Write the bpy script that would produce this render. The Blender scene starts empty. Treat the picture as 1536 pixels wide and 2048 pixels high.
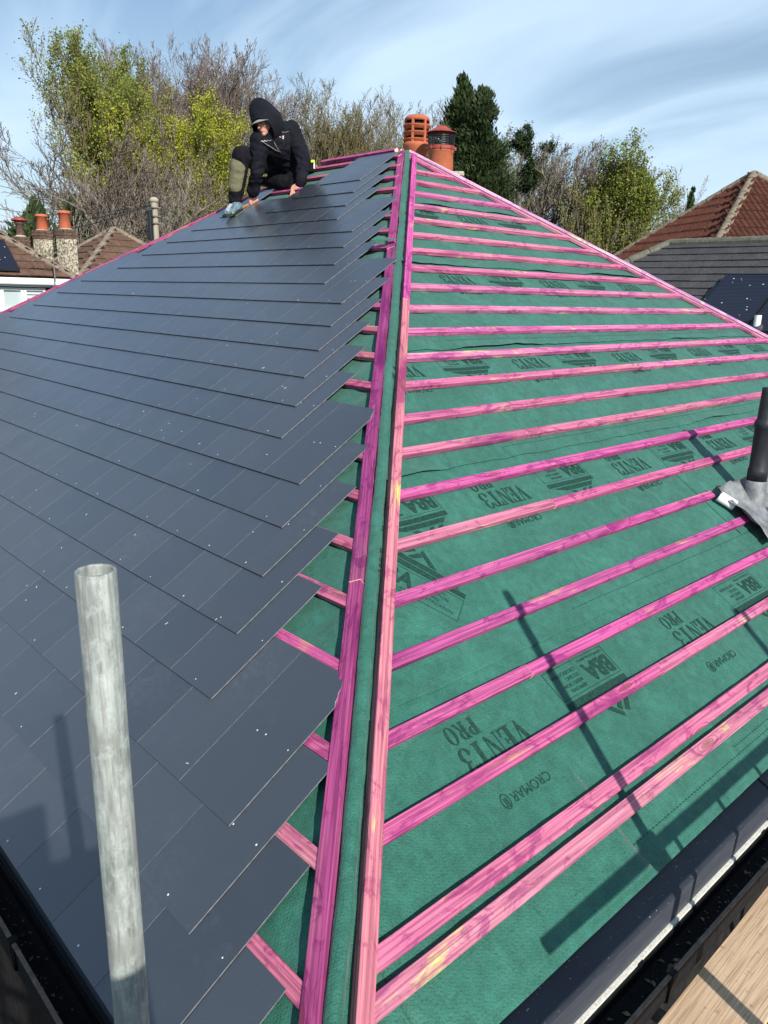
import bpy, bmesh, math, random
import numpy as np
from mathutils import Vector, Matrix, noise as mnoise

C = bpy.context.scene.collection
rnd = random.Random(7)
nrs = np.random.RandomState(7)

# ------------------------------------------------------------------ camera
CAM = np.array([-5.736076, -5.967072, -1.351309])
_yaw, _pit, _rol, FPX = 0.8141718, -0.2724548, 0.0251629, 1555.6758
_f = np.array([math.cos(_yaw)*math.cos(_pit), math.sin(_yaw)*math.cos(_pit), math.sin(_pit)])
_r = np.cross(_f, [0, 0, 1]); _r /= np.linalg.norm(_r)
_u = np.cross(_r, _f)
CR = _r*math.cos(_rol) + _u*math.sin(_rol)
CU = -_r*math.sin(_rol) + _u*math.cos(_rol)
CF = _f
cam_d = bpy.data.cameras.new('camera'); cam = bpy.data.objects.new('camera', cam_d); C.objects.link(cam)
cam.matrix_world = Matrix(((CR[0], CU[0], -CF[0], CAM[0]), (CR[1], CU[1], -CF[1], CAM[1]),
                           (CR[2], CU[2], -CF[2], CAM[2]), (0, 0, 0, 1)))
cam_d.sensor_fit = 'VERTICAL'; cam_d.sensor_height = 36.0; cam_d.sensor_width = 27.0
cam_d.lens = FPX/2048*36.0
cam_d.clip_start = 0.05; cam_d.clip_end = 3000
sc = bpy.context.scene
sc.camera = cam

# ------------------------------------------------------------------ light
SUN = np.array([-0.25, -0.81, 0.53]); SUN /= np.linalg.norm(SUN)
sl = bpy.data.lights.new('sun', 'SUN'); sl.energy = 5.0; sl.angle = math.radians(0.55); sl.color = (1.0, 0.945, 0.87)
so = bpy.data.objects.new('sun', sl); C.objects.link(so)
so.rotation_euler = Vector(SUN).to_track_quat('Z', 'Y').to_euler()

world = bpy.data.worlds.new('World'); sc.world = world; world.use_nodes = True
wt = world.node_tree; wt.nodes.clear()
def wn(t, **k):
    n = wt.nodes.new(t)
    for a, b in k.items(): setattr(n, a, b)
    return n
sky = wn('ShaderNodeTexSky'); sky.sky_type = 'NISHITA'; sky.sun_disc = False
sky.sun_elevation = math.asin(SUN[2]); sky.sun_rotation = math.atan2(SUN[0], SUN[1])
sky.altitude = 60; sky.air_density = 1.35; sky.dust_density = 0.2; sky.ozone_density = 4.5
tc = wn('ShaderNodeTexCoord')
sep = wn('ShaderNodeSeparateXYZ'); wt.links.new(tc.outputs['Generated'], sep.inputs[0])
# project the view direction on a flat cloud layer
den = wn('ShaderNodeMath', operation='ADD'); den.inputs[1].default_value = 0.22
mx = wn('ShaderNodeMath', operation='MAXIMUM'); mx.inputs[1].default_value = 0.0
wt.links.new(sep.outputs['Z'], mx.inputs[0]); wt.links.new(mx.outputs[0], den.inputs[0])
dx = wn('ShaderNodeMath', operation='DIVIDE'); dy = wn('ShaderNodeMath', operation='DIVIDE')
wt.links.new(sep.outputs['X'], dx.inputs[0]); wt.links.new(den.outputs[0], dx.inputs[1])
wt.links.new(sep.outputs['Y'], dy.inputs[0]); wt.links.new(den.outputs[0], dy.inputs[1])
cmb = wn('ShaderNodeCombineXYZ'); wt.links.new(dx.outputs[0], cmb.inputs[0]); wt.links.new(dy.outputs[0], cmb.inputs[1])
mp = wn('ShaderNodeMapping'); mp.inputs['Rotation'].default_value = (0, 0, math.radians(-25)); mp.inputs['Scale'].default_value = (1.6, 0.75, 1)
wt.links.new(cmb.outputs[0], mp.inputs[0])
n1 = wn('ShaderNodeTexNoise'); n1.inputs['Scale'].default_value = 1.25; n1.inputs['Detail'].default_value = 7; n1.inputs['Roughness'].default_value = 0.48; n1.inputs['Distortion'].default_value = 0.7
wt.links.new(mp.outputs[0], n1.inputs[0])
cr = wn('ShaderNodeValToRGB'); cr.color_ramp.elements[0].position = 0.40; cr.color_ramp.elements[1].position = 0.64
wt.links.new(n1.outputs['Fac'], cr.inputs[0])
# thicker veil towards the horizon
hz = wn('ShaderNodeMapRange'); hz.inputs['From Min'].default_value = 0.0; hz.inputs['From Max'].default_value = 0.40
hz.inputs['To Min'].default_value = 0.66; hz.inputs['To Max'].default_value = 0.0
wt.links.new(sep.outputs['Z'], hz.inputs['Value'])
ad = wn('ShaderNodeMath', operation='ADD', use_clamp=True); ml = wn('ShaderNodeMath', operation='MULTIPLY'); ml.inputs[1].default_value = 0.70
wt.links.new(cr.outputs[0], ml.inputs[0]); wt.links.new(ml.outputs[0], ad.inputs[0]); wt.links.new(hz.outputs[0], ad.inputs[1])
mxc = wn('ShaderNodeMix', data_type='RGBA'); mxc.inputs[7].default_value = (6.5, 8.4, 10.5, 1)
wt.links.new(ad.outputs[0], mxc.inputs[0]); wt.links.new(sky.outputs[0], mxc.inputs[6])
bg = wn('ShaderNodeBackground'); bg.inputs['Strength'].default_value = 0.086
out = wn('ShaderNodeOutputWorld')
wt.links.new(mxc.outputs[2], bg.inputs['Color']); wt.links.new(bg.outputs[0], out.inputs[0])
sc.view_settings.view_transform = 'Standard'; sc.view_settings.look = 'None'
sc.view_settings.exposure = 0.33; sc.view_settings.gamma = 1.0; sc.view_settings.use_curve_mapping = False

# ------------------------------------------------------------------ roof frame
TH = 0.567867; CO, SI = math.cos(TH), math.sin(TH)
RIDGE = 1.19            # ridge length, apex at the origin, ridge along +Y
EAVE = 6.02             # slope distance ridge -> eave
NL = Vector((-SI, 0, CO)); DL = Vector((-CO, 0, -SI))     # left plane: normal, down-slope
NR = Vector((0, -SI, CO)); DR = Vector((0, -CO, -SI))     # right plane
def PL(d, y, h=0.0): return Vector((0, y, 0)) + DL*d + NL*h
def PR(d, x, h=0.0): return Vector((x, 0, 0)) + DR*d + NR*h
GROUND = -5.9

def ray(x, y):
    d = CF + CR*(x-768)/FPX + CU*(1024-y)/FPX
    return d/np.linalg.norm(d)
def at(x, y, dist):                 # a point of the place, seen in that direction at that many metres
    return Vector(CAM + ray(x, y)*dist)
def athz(x, y, hd):                 # same, horizontal distance
    d = ray(x, y); return Vector(CAM + d*(hd/math.hypot(d[0], d[1])))

# ------------------------------------------------------------------ helpers
def link(name, me, mat=None, parent=None):
    o = bpy.data.objects.new(name, me); C.objects.link(o)
    if mat is not None and me is not None and len(me.materials) == 0:
        for m in (mat if isinstance(mat, (list, tuple)) else [mat]): me.materials.append(m)
    if parent is not None: o.parent = parent
    return o
def tag(o, label=None, cat=None, group=None, kind=None):
    if label: o['label'] = label
    if cat: o['category'] = cat
    if group: o['group'] = group
    if kind: o['kind'] = kind
    return o
def empty(name, loc=(0, 0, 0), rz=0.0):
    o = bpy.data.objects.new(name, None); C.objects.link(o); o.location = loc; o.rotation_euler = (0, 0, rz)
    o.empty_display_size = 0.1
    return o
def mesh_from(name, verts, faces, smooth=False, mats=None):
    me = bpy.data.meshes.new(name); me.from_pydata([tuple(v) for v in verts], [], faces)
    if mats is not None: me.polygons.foreach_set('material_index', mats)
    if smooth: me.polygons.foreach_set('use_smooth', [True]*len(me.polygons))
    me.update(); return me
def fast_mesh(name, V, F, smooth=False):      # V (n,3) array, F (m,k) array of equal-size faces
    me = bpy.data.meshes.new(name); n, (m, k) = len(V), F.shape
    me.vertices.add(n); me.vertices.foreach_set('co', np.asarray(V, np.float32).ravel())
    me.loops.add(m*k); me.loops.foreach_set('vertex_index', np.asarray(F, np.int32).ravel())
    me.polygons.add(m); me.polygons.foreach_set('loop_start', np.arange(0, m*k, k, dtype=np.int32))
    if smooth: me.polygons.foreach_set('use_smooth', np.ones(m, bool))
    me.update(calc_edges=True); me.validate(); return me

class MB:
    def __init__(s): s.v = []; s.f = []; s.m = []; s.mi = 0
    def add(s, V, F):
        b = len(s.v); s.v += [Vector(v) for v in V]; s.f += [tuple(i+b for i in f) for f in F]; s.m += [s.mi]*len(F); return s
    def box(s, c, ax, ay, az):     # centre and three half vectors
        c, ax, ay, az = map(Vector, (c, ax, ay, az))
        V = [c+i*ax+j*ay+k*az for i in (-1, 1) for j in (-1, 1) for k in (-1, 1)]
        F = [(0, 1, 3, 2), (4, 6, 7, 5), (0, 4, 5, 1), (2, 3, 7, 6), (0, 2, 6, 4), (1, 5, 7, 3)]
        if ax.cross(ay).dot(az) < 0: F = [f[::-1] for f in F]
        return s.add(V, F)
    def abox(s, x0, x1, y0, y1, z0, z1):
        return s.box(((x0+x1)/2, (y0+y1)/2, (z0+z1)/2), ((x1-x0)/2, 0, 0), (0, (y1-y0)/2, 0), (0, 0, (z1-z0)/2))
    def tube(s, pts, rad, n=8, cap=True):
        pts = [Vector(p) for p in pts]
        if not isinstance(rad, (list, tuple)): rad = [rad]*len(pts)
        V = []; F = []; prev = None
        for i, p in enumerate(pts):
            t = (pts[min(i+1, len(pts)-1)]-pts[max(i-1, 0)]).normalized()
            a = prev if prev is not None else t.orthogonal()
            a = (a - t*a.dot(t)).normalized(); b = t.cross(a); prev = a
            for k in range(n):
                w = 2*math.pi*k/n; V.append(p + (a*math.cos(w)+b*math.sin(w))*rad[i])
        for i in range(len(pts)-1):
            for k in range(n):
                F.append((i*n+k, i*n+(k+1) % n, (i+1)*n+(k+1) % n, (i+1)*n+k))
        if cap: F.append(tuple(range(n))[::-1]); F.append(tuple(range((len(pts)-1)*n, len(pts)*n)))
        return s.add(V, F)
    def lathe(s, base, prof, n=24, up=(0, 0, 1)):  # prof: list of (r, z)
        base = Vector(base); up = Vector(up).normalized(); a = up.orthogonal().normalized(); b = up.cross(a)
        V = []; F = []
        for r, z in prof:
            for k in range(n):
                w = 2*math.pi*k/n; V.append(base+up*z+(a*math.cos(w)+b*math.sin(w))*r)
        for i in range(len(prof)-1):
            for k in range(n): F.append((i*n+k, i*n+(k+1) % n, (i+1)*n+(k+1) % n, (i+1)*n+k))
        return s.add(V, F)
    def build(s, name, mat=None, parent=None, smooth=False, bevel=0):
        me = mesh_from(name, s.v, s.f, smooth, s.m)
        if bevel:
            bm = bmesh.new(); bm.from_mesh(me)
            bmesh.ops.bevel(bm, geom=list(bm.edges), offset=bevel, segments=1, affect='EDGES')
            bm.to_mesh(me); bm.free()
        if mat is not None:
            for m in (mat if isinstance(mat, (list, tuple)) else [mat]): me.materials.append(m)
        o = link(name, me, None, parent); return o

# ------------------------------------------------------------------ materials
class NT:
    def __init__(s, name, rough=0.7, spec=0.3, metal=0.0):
        s.m = bpy.data.materials.new(name); s.m.use_nodes = True; s.t = s.m.node_tree
        s.b = s.t.nodes['Principled BSDF']
        s.b.inputs['Roughness'].default_value = rough; s.b.inputs['Specular IOR Level'].default_value = spec
        s.b.inputs['Metallic'].default_value = metal
        s.tc = s.n('ShaderNodeTexCoord')
    def n(s, t, **k):
        x = s.t.nodes.new(t)
        for a, b in k.items(): setattr(x, a, b)
        return x
    def l(s, a, b): s.t.links.new(a, b)
    def coord(s, scale=(1, 1, 1), src='Object', rot=(0, 0, 0), jit=False):
        m = s.n('ShaderNodeMapping'); m.inputs['Scale'].default_value = scale; m.inputs['Rotation'].default_value = rot
        if jit:
            oi = s.n('ShaderNodeObjectInfo'); mu = s.n('ShaderNodeMath', operation='MULTIPLY'); mu.inputs[1].default_value = 37.0
            s.l(oi.outputs['Random'], mu.inputs[0]); va = s.n('ShaderNodeVectorMath', operation='ADD')
            s.l(s.tc.outputs[src], va.inputs[0]); s.l(mu.outputs[0], va.inputs[1]); s.l(va.outputs[0], m.inputs[0])
        else: s.l(s.tc.outputs[src], m.inputs[0])
        return m.outputs[0]
    def noise(s, co, scale=5, detail=3, rough=0.5, dist=0.0):
        x = s.n('ShaderNodeTexNoise'); x.inputs['Scale'].default_value = scale; x.inputs['Detail'].default_value = detail
        x.inputs['Roughness'].default_value = rough; x.inputs['Distortion'].default_value = dist; s.l(co, x.inputs[0]); return x.outputs['Fac']
    def ramp(s, fac, stops, interp='LINEAR'):
        x = s.n('ShaderNodeValToRGB'); x.color_ramp.interpolation = interp
        e = x.color_ramp.elements
        while len(e) < len(stops): e.new(0.5)
        for i, (p, c) in enumerate(stops):
            e[i].position = p; e[i].color = (c, c, c, 1) if not isinstance(c, (tuple, list)) else (*c, 1)
        s.l(fac, x.inputs[0]); return x.outputs[0]
    def mix(s, fac, a, b, mode='MIX'):
        x = s.n('ShaderNodeMix', data_type='RGBA', blend_type=mode)
        for i, v in ((0, fac), (6, a), (7, b)):
            if hasattr(v, 'default_value') or hasattr(v, 'links'): s.l(v, x.inputs[i])
            elif i == 0: x.inputs[0].default_value = v
            else: x.inputs[i].default_value = (*v, 1)
        return x.outputs[2]
    def math(s, op, a, b=None, clamp=False):
        x = s.n('ShaderNodeMath', operation=op, use_clamp=clamp)
        for i, v in ((0, a), (1, b)):
            if v is None: continue
            if isinstance(v, (int, float)): x.inputs[i].default_value = v
            else: s.l(v, x.inputs[i])
        return x.outputs[0]
    def color(s, c):
        if isinstance(c, (tuple, list)): s.b.inputs['Base Color'].default_value = (*c, 1)
        else: s.l(c, s.b.inputs['Base Color'])
        return s
    def rough(s, v): s.l(v, s.b.inputs['Roughness']); return s
    def bump(s, h, strength=0.4, dist=0.01):
        x = s.n('ShaderNodeBump'); x.inputs['Strength'].default_value = strength; x.inputs['Distance'].default_value = dist
        s.l(h, x.inputs['Height']); s.l(x.outputs[0], s.b.inputs['Normal']); return s

def simple(name, col, rough=0.7, spec=0.3, metal=0.0, var=0.12, scale=8, bump=0.0, src='Object'):
    t = NT(name, rough, spec, metal); co = t.coord(src=src)
    n = t.noise(co, scale, 4, 0.6)
    a = tuple(c*(1-var) for c in col); b = tuple(min(1, c*(1+var)) for c in col)
    t.color(t.ramp(n, [(0.3, a), (0.7, b)]))
    if bump: t.bump(t.noise(co, scale*6, 3), bump, 0.005)
    return t.m

M = {}
# slate (fibre cement): smooth blue grey, faint sheen, per-piece tone, dust specks and scuffs
t = NT('slate_face', 0.36, 0.75); oi = t.n('ShaderNodeObjectInfo')
co = t.coord(src='Object', jit=True)
base = t.mix(oi.outputs['Random'], (0.027, 0.033, 0.043), (0.045, 0.053, 0.065))
n = t.noise(co, 3.0, 5, 0.6); base = t.mix(t.math('MULTIPLY', n, 0.55), base, (0.046, 0.054, 0.066))
sp = t.ramp(t.noise(co, 240, 2, 0.5), [(0.70, 0.0), (0.76, 1.0)]); base = t.mix(t.math('MULTIPLY', sp, 0.30), base, (0.30, 0.31, 0.32))
sc2 = t.coord((2.2, 60, 2.2), jit=True, rot=(0, 0, 0.5)); s2 = t.ramp(t.noise(sc2, 1.4, 4, 0.7), [(0.70, 0.0), (0.80, 1.0)])
msk = t.ramp(t.noise(co, 1.1, 2), [(0.56, 0.0), (0.66, 1.0)])
base = t.mix(t.math('MULTIPLY', t.math('MULTIPLY', s2, msk), 0.34), base, (0.35, 0.36, 0.37))
du = t.math('MULTIPLY', t.ramp(t.noise(t.coord(jit=True), 2.3, 6, 0.72, 0.6), [(0.52, 0.0), (0.80, 1.0)]), t.ramp(t.noise(co, 38, 4, 0.7), [(0.42, 0.0), (0.70, 1.0)]))
base = t.mix(t.math('MULTIPLY', du, 0.30), base, (0.20, 0.205, 0.21))
t.color(base); t.rough(t.math('ADD', t.ramp(t.noise(co, 5, 4), [(0.3, 0.26), (0.7, 0.36)]), t.math('MULTIPLY', oi.outputs['Random'], 0.08)))
t.b.inputs['Coat Weight'].default_value = 0.8; t.b.inputs['Coat Roughness'].default_value = 0.30; t.b.inputs['Coat IOR'].default_value = 1.6
t.bump(t.noise(co, 60, 4, 0.6), 0.10, 0.002); M['slate'] = t.m
M['slate_tail'] = simple('slate_tail_edge', (0.012, 0.013, 0.016), 0.8, 0.1)
M['slate_edge'] = simple('slate_cut_edge', (0.16, 0.17, 0.18), 0.9, 0.1, var=0.35, scale=40)
M['slate_chip'] = simple('chipped_edge', (0.62, 0.60, 0.55), 0.95, 0.1, var=0.2, scale=60)

# pink dyed timber; object colour = dye strength tone, grain runs along local X
def timber(name, pale, pink, dark, grainc=0.6, yellow=True):
    t = NT(name, 0.72, 0.25); oi = t.n('ShaderNodeObjectInfo')
    co = t.coord((1, 1, 1), jit=True)
    g = t.coord((0.7, 46, 46), jit=True); grain = t.noise(g, 3.0, 6, 0.6, 0.35)
    big = t.noise(t.coord((0.8, 5, 5), jit=True), 1.25, 4, 0.55, 0.5)
    blot = t.noise(t.coord((3.4, 9, 9), jit=True), 1.5, 6, 0.68, 1.2)
    c = t.ramp(big, [(0.28, dark), (0.43, pink), (0.60, pink), (0.76, pale)])
    c = t.mix(t.ramp(blot, [(0.52, 0.0), (0.60, 0.70)]), c, dark)
    if yellow:
        y = t.ramp(t.noise(t.coord((3.1, 11, 11), jit=True), 1.15, 4, 0.6), [(0.62, 0.0), (0.74, 0.85)])
        c = t.mix(y, c, (0.72, 0.42, 0.20))
    c = t.mix(t.ramp(grain, [(0.42, grainc), (0.60, 0.0)]), c, tuple(x*0.45 for x in dark))
    # knots
    v = t.n('ShaderNodeTexVoronoi'); v.inputs['Scale'].default_value = 1.25; v.voronoi_dimensions = '2D'; t.l(t.coord((1.0, 4.2, .01), jit=True), v.inputs[0])
    kn = t.ramp(v.outputs['Distance'], [(0.03, 1.0), (0.07, 0.0)])
    ring = t.math('MULTIPLY', t.ramp(v.outputs['Distance'], [(0.07, 1.0), (0.20, 0.0)]), t.ramp(t.math('SINE', t.math('MULTIPLY', v.outputs['Distance'], 140.0)), [(0.4, 0.0), (0.8, 0.5)]))
    c = t.mix(ring, c, tuple(x*0.5 for x in dark)); c = t.mix(t.math('MULTIPLY', kn, 0.8), c, (0.22, 0.05, 0.06))
    c = t.mix(1.0, c, oi.outputs['Color'], 'MULTIPLY')
    t.color(c); t.bump(t.math('ADD', grain, t.math('MULTIPLY', blot, 0.3)), 0.35, 0.0015)
    return t.m
M['pink'] = timber('pink_treated_timber', (0.74, 0.31, 0.32), (0.60, 0.125, 0.29), (0.28, 0.024, 0.155))
M['pink_end'] = simple('cut_timber_end', (0.85, 0.60, 0.38), 0.85, 0.1, var=0.2, scale=60)

# breather membrane: green non-woven, embossed dimples, stains
def membrane(name, ca, cb):
    t = NT(name, 0.62, 0.28); co = t.coord()
    c = t.ramp(t.noise(co, 2.6, 6, 0.62, 0.3), [(0.30, ca), (0.70, cb)])
    v = t.n('ShaderNodeTexVoronoi'); v.inputs['Scale'].default_value = 88; v.inputs['Randomness'].default_value = 0.25
    t.l(t.coord((0.9, 1.5, 1.5), rot=(0, 0, math.radians(38))), v.inputs[0])
    e = t.ramp(v.outputs['Distance'], [(0.18, 1.0), (0.42, 0.0)])
    wv = t.n('ShaderNodeTexWave'); wv.inputs['Scale'].default_value = 42; wv.inputs['Distortion'].default_value = 2.5; wv.inputs['Detail'].default_value = 2; wv.bands_direction = 'DIAGONAL'; t.l(t.coord((1, 1.2, 0)), wv.inputs[0])
    mot = t.noise(co, 22, 6, 0.7, 0.5); mot2 = t.noise(co, 7, 5, 0.65, 0.8)
    c = t.mix(t.ramp(mot, [(0.35, 0.55), (0.62, 0.0)]), c, tuple(x*0.5 for x in ca)); c = t.mix(t.ramp(mot2, [(0.50, 0.0), (0.74, 0.28)]), c, tuple(x*1.6+.012 for x in cb)); c = t.mix(t.math('MULTIPLY', wv.outputs[1], 0.16), c, tuple(x*0.4 for x in ca))
    fib = t.noise(t.coord((1, 1, 1)), 230, 3, 0.6)
    c = t.mix(t.math('MULTIPLY', e, 0.22), c, tuple(x*0.45 for x in ca))
    c = t.mix(t.ramp(fib, [(0.45, 0.0), (0.75, 0.30)]), c, tuple(min(1, x*1.9) for x in cb))
    st = t.ramp(t.noise(co, 0.9, 5, 0.7), [(0.55, 0.0), (0.8, 0.35)]); c = t.mix(st, c, tuple(x*0.6 for x in ca))
    t.color(c)
    h = t.math('ADD', t.math('MULTIPLY', e, -0.8), t.math('ADD', t.math('MULTIPLY', mot, 1.5), t.math('MULTIPLY', t.noise(co, 5.5, 4, .55, 1.2), 7.0))); h = t.math('ADD', h, t.math('MULTIPLY', fib, 0.35))
    t.bump(h, 0.5, 0.003)
    t.b.inputs['Sheen Weight'].default_value = 0.15
    return t.m
M['mem'] = membrane('green_membrane', (0.018, 0.104, 0.073), (0.031, 0.155, 0.113))
M['print'] = simple('membrane_print', (0.012, 0.046, 0.034), 0.6, 0.2, var=0.45, scale=90)
M['black'] = simple('black_plastic', (0.012, 0.014, 0.018), 0.42, 0.5, var=0.3, scale=30)
t = NT('navy_eaves_tray', 0.5, 0.4); co = t.coord()
c = t.ramp(t.noise(co, 6, 4), [(0.3, (0.014, 0.018, 0.028)), (0.7, (0.024, 0.028, 0.040))])
c = t.mix(t.ramp(t.noise(co, 130, 2), [(0.70, 0.0), (0.76, 0.8)]), c, (0.45, 0.45, 0.45)); t.color(c); M['navy'] = t.m
M['gutter'] = simple('black_gutter_plastic', (0.008, 0.009, 0.011), 0.75, 0.15, var=0.4, scale=30)
t = NT('fascia_plastic', 0.55, 0.4); co = t.coord()
c = t.ramp(t.noise(t.coord((2, 20, 20)), 6, 4), [(0.3, (0.040, 0.046, 0.060)), (0.7, (0.060, 0.066, 0.082))]); t.color(c); M['fascia'] = t.m
# galvanised tube
t = NT('galvanised_steel', 0.62, 0.4, 0.1); co = t.coord()
a = t.noise(t.coord((1, 1, 0.12)), 95, 6, 0.7); b = t.noise(t.coord((1, 1, .6)), 60, 7, 0.75, 0.25)
c = t.ramp(a, [(0.34, (0.12, 0.135, 0.125)), (0.66, (0.32, 0.35, 0.325))])
c = t.mix(t.ramp(b, [(0.47, 0.0), (0.62, 0.6)]), c, (0.38, 0.42, 0.39))
c = t.mix(t.ramp(t.noise(co, 16, 5, .65), [(0.5, 0.0), (0.62, 0.6)]), c, (0.20, 0.21, 0.19))
c = t.mix(t.ramp(t.noise(t.coord((1, 1, 0.05)), 170, 3), [(0.56, 0.0), (0.66, 0.75)]), c, (0.20, 0.19, 0.17))
t.color(c); t.bump(t.math('ADD', a, b), 0.25, 0.001); M['galv'] = t.m
# boards
t = NT('scaffold_board_wood', 0.85, 0.15)
g = t.noise(t.coord((1.2, 80, 80), jit=True), 3.5, 6, 0.6, 0.4); b = t.noise(t.coord((2, 9, 9), jit=True), 2, 5, 0.6)
c = t.ramp(b, [(0.3, (0.50, 0.35, 0.22)), (0.7, (0.66, 0.49, 0.33))])
c = t.mix(t.ramp(g, [(0.38, 0.60), (0.52, 0.0)]), c, (0.20, 0.12, 0.07))
c = t.mix(t.ramp(t.noise(t.coord(jit=True), 30, 4), [(0.62, 0.0), (0.72, 0.6)]), c, (0.16, 0.10, 0.07)); t.color(c)
t.bump(g, 0.35, 0.002); M['board'] = t.m
M['steel'] = simple('coupler_steel', (0.20, 0.17, 0.14), 0.7, 0.4, 0.3, var=0.5, scale=50)
M['render'] = simple('pebbledash_render', (0.55, 0.50, 0.40), 0.95, 0.1, var=0.5, scale=70, bump=0.8)
M['white'] = simple('white_paint', (0.78, 0.79, 0.78), 0.5, 0.4, var=0.05)
M['render_strip'] = simple('pale_soffit_edge', (0.62, 0.62, 0.55), 0.9, 0.1, var=0.25, scale=120)
M['pipe'] = simple('dark_grey_pipe', (0.022, 0.025, 0.031), 0.5, 0.4, var=0.25, scale=16)
M['lead'] = simple('lead_sheet', (0.20, 0.21, 0.215), 0.6, 0.35, 0.25, var=0.45, scale=14, bump=0.3)
M['terracotta'] = simple('terracotta', (0.43, 0.125, 0.062), 0.8, 0.25, var=0.16, scale=9, bump=0.1)
M['terra_dark'] = simple('red_painted_cowl', (0.30, 0.055, 0.04), 0.55, 0.4, var=0.25, scale=12)
M['mortar'] = simple('mortar', (0.42, 0.38, 0.30), 0.95, 0.05, var=0.45, scale=40, bump=0.7)
def brick_mat(name, a, b, mortar):
    t = NT(name, 0.9, 0.1); br = t.n('ShaderNodeTexBrick'); br.inputs['Scale'].default_value = 4.4
    br.inputs['Color1'].default_value = (*a, 1); br.inputs['Color2'].default_value = (*b, 1); br.inputs['Mortar'].default_value = (*mortar, 1)
    br.inputs['Mortar Size'].default_value = 0.02; t.l(t.coord(rot=(math.pi/2, 0, 0)), br.inputs[0]); t.color(br.outputs[0]); return t.m
M['brick'] = brick_mat('red_brick', (0.30, 0.08, 0.05), (0.20, 0.055, 0.04), (0.30, 0.26, 0.22))
M['dark_wall'] = simple('wall_shade_in_colour', (0.022, 0.020, 0.019), 0.9, 0.1, var=0.4, scale=20)  # near-black: the shade below gutter and platform is put into the wall colour
M['brick_dark'] = simple('weathered_brick', (0.13, 0.085, 0.065), 0.95, 0.1, var=0.6, scale=25, bump=0.6)
# clay tiles
def tile_mat(name, a, b, lich, sc_=3.0):
    t = NT(name, 0.88, 0.15); co = t.coord(); n = t.noise(co, sc_, 6, 0.65); n2 = t.noise(co, sc_*9, 4, 0.6)
    c = t.ramp(n, [(0.3, a), (0.7, b)]); c = t.mix(t.ramp(n2, [(0.35, 0.55), (0.55, 0.0)]), c, tuple(x*0.4 for x in a))
    c = t.mix(t.ramp(t.noise(co, 14, 5, 0.7), [(0.62, 0.0), (0.72, 0.7)]), c, lich); t.color(c); t.bump(n2, 0.4, 0.01); return t.m
M['tile_brown'] = tile_mat('brown_clay_tile', (0.10, 0.058, 0.040), (0.17, 0.105, 0.075), (0.36, 0.33, 0.25))
M['tile_red'] = tile_mat('red_clay_tile', (0.060, 0.024, 0.017), (0.115, 0.042, 0.028), (0.33, 0.20, 0.11))
M['ridge_tile'] = tile_mat('lichened_ridge_tile', (0.17, 0.13, 0.10), (0.30, 0.26, 0.19), (0.48, 0.46, 0.38), 8)
M['grey_slate'] = tile_mat('weathered_grey_slate', (0.055, 0.055, 0.058), (0.085, 0.085, 0.088), (0.13, 0.13, 0.12))
M['moss_ridge'] = tile_mat('mossy_ridge', (0.10, 0.10, 0.075), (0.20, 0.19, 0.15), (0.36, 0.36, 0.32), 10)
t = NT('solar_glass', 0.12, 0.6); co = t.coord((1, 1, 1)); w = t.n('ShaderNodeTexWave'); w.inputs['Scale'].default_value = 9; t.l(co, w.inputs[0])
t.color(t.ramp(w.outputs[1], [(0.80, (0.010, 0.012, 0.022)), (0.93, (0.035, 0.04, 0.055))])); M['solar'] = t.m
t = NT('window_glass', 0.06, 0.8); t.color((0.42, 0.50, 0.50)); M['glass'] = t.m
t = NT('gravel_ground', 0.95, 0.1); co = t.coord(); v = t.n('ShaderNodeTexVoronoi'); v.inputs['Scale'].default_value = 30; t.l(co, v.inputs[0])
c = t.ramp(t.noise(co, 30, 4), [(0.3, (0.035, 0.026, 0.019)), (0.7, (0.085, 0.065, 0.045))])
gm = t.ramp(t.noise(co, 0.16, 3), [(0.50, 0.0), (0.58, 1.0)]); c = t.mix(gm, c, (0.05, 0.085, 0.025)); t.color(c); t.bump(v.outputs['Distance'], 0.8, 0.02); M['ground'] = t.m
def bark(name, a, b, sc_=6):
    t = NT(name, 0.92, 0.1); co = t.coord((1, 1, 0.3)); t.color(t.ramp(t.noise(co, sc_, 4, 0.6), [(0.3, a), (0.7, b)])); return t.m
M['bark'] = bark('bark', (0.10, 0.082, 0.062), (0.21, 0.18, 0.14))
M['twig_red'] = bark('reddish_twigs', (0.135, 0.108, 0.090), (0.26, 0.215, 0.185))
M['twig_olive'] = bark('olive_twigs', (0.13, 0.11, 0.06), (0.24, 0.20, 0.11))
M['twig_pale'] = bark('pale_twigs', (0.20, 0.18, 0.14), (0.34, 0.31, 0.25))
def leaf(name, a, b, sc_=0.7, trans=0.25):
    t = NT(name, 0.6, 0.2); co = t.coord(); n = t.noise(co, sc_, 3, 0.6); n2 = t.noise(co, 9, 2)
    c = t.ramp(n, [(0.32, a), (0.68, b)]); c = t.mix(t.ramp(n2, [(0.4, 0.35), (0.6, 0.0)]), c, tuple(x*0.5 for x in a)); t.color(c)
    tr = t.n('ShaderNodeBsdfTranslucent'); t.l(c, tr.inputs[0]); ms = t.n('ShaderNodeMixShader'); ms.inputs[0].default_value = trans
    o = [x for x in t.t.nodes if x.type == 'OUTPUT_MATERIAL'][0]
    t.l(t.b.outputs[0], ms.inputs[1]); t.l(tr.outputs[0], ms.inputs[2]); t.l(ms.outputs[0], o.inputs[0]); return t.m
M['leaf_green'] = leaf('spring_leaves', (0.16, 0.20, 0.035), (0.28, 0.33, 0.055))
M['leaf_lime'] = leaf('lime_leaves', (0.28, 0.31, 0.03), (0.46, 0.48, 0.05))
M['leaf_olive'] = leaf('olive_buds', (0.14, 0.135, 0.05), (0.22, 0.20, 0.08))
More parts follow.
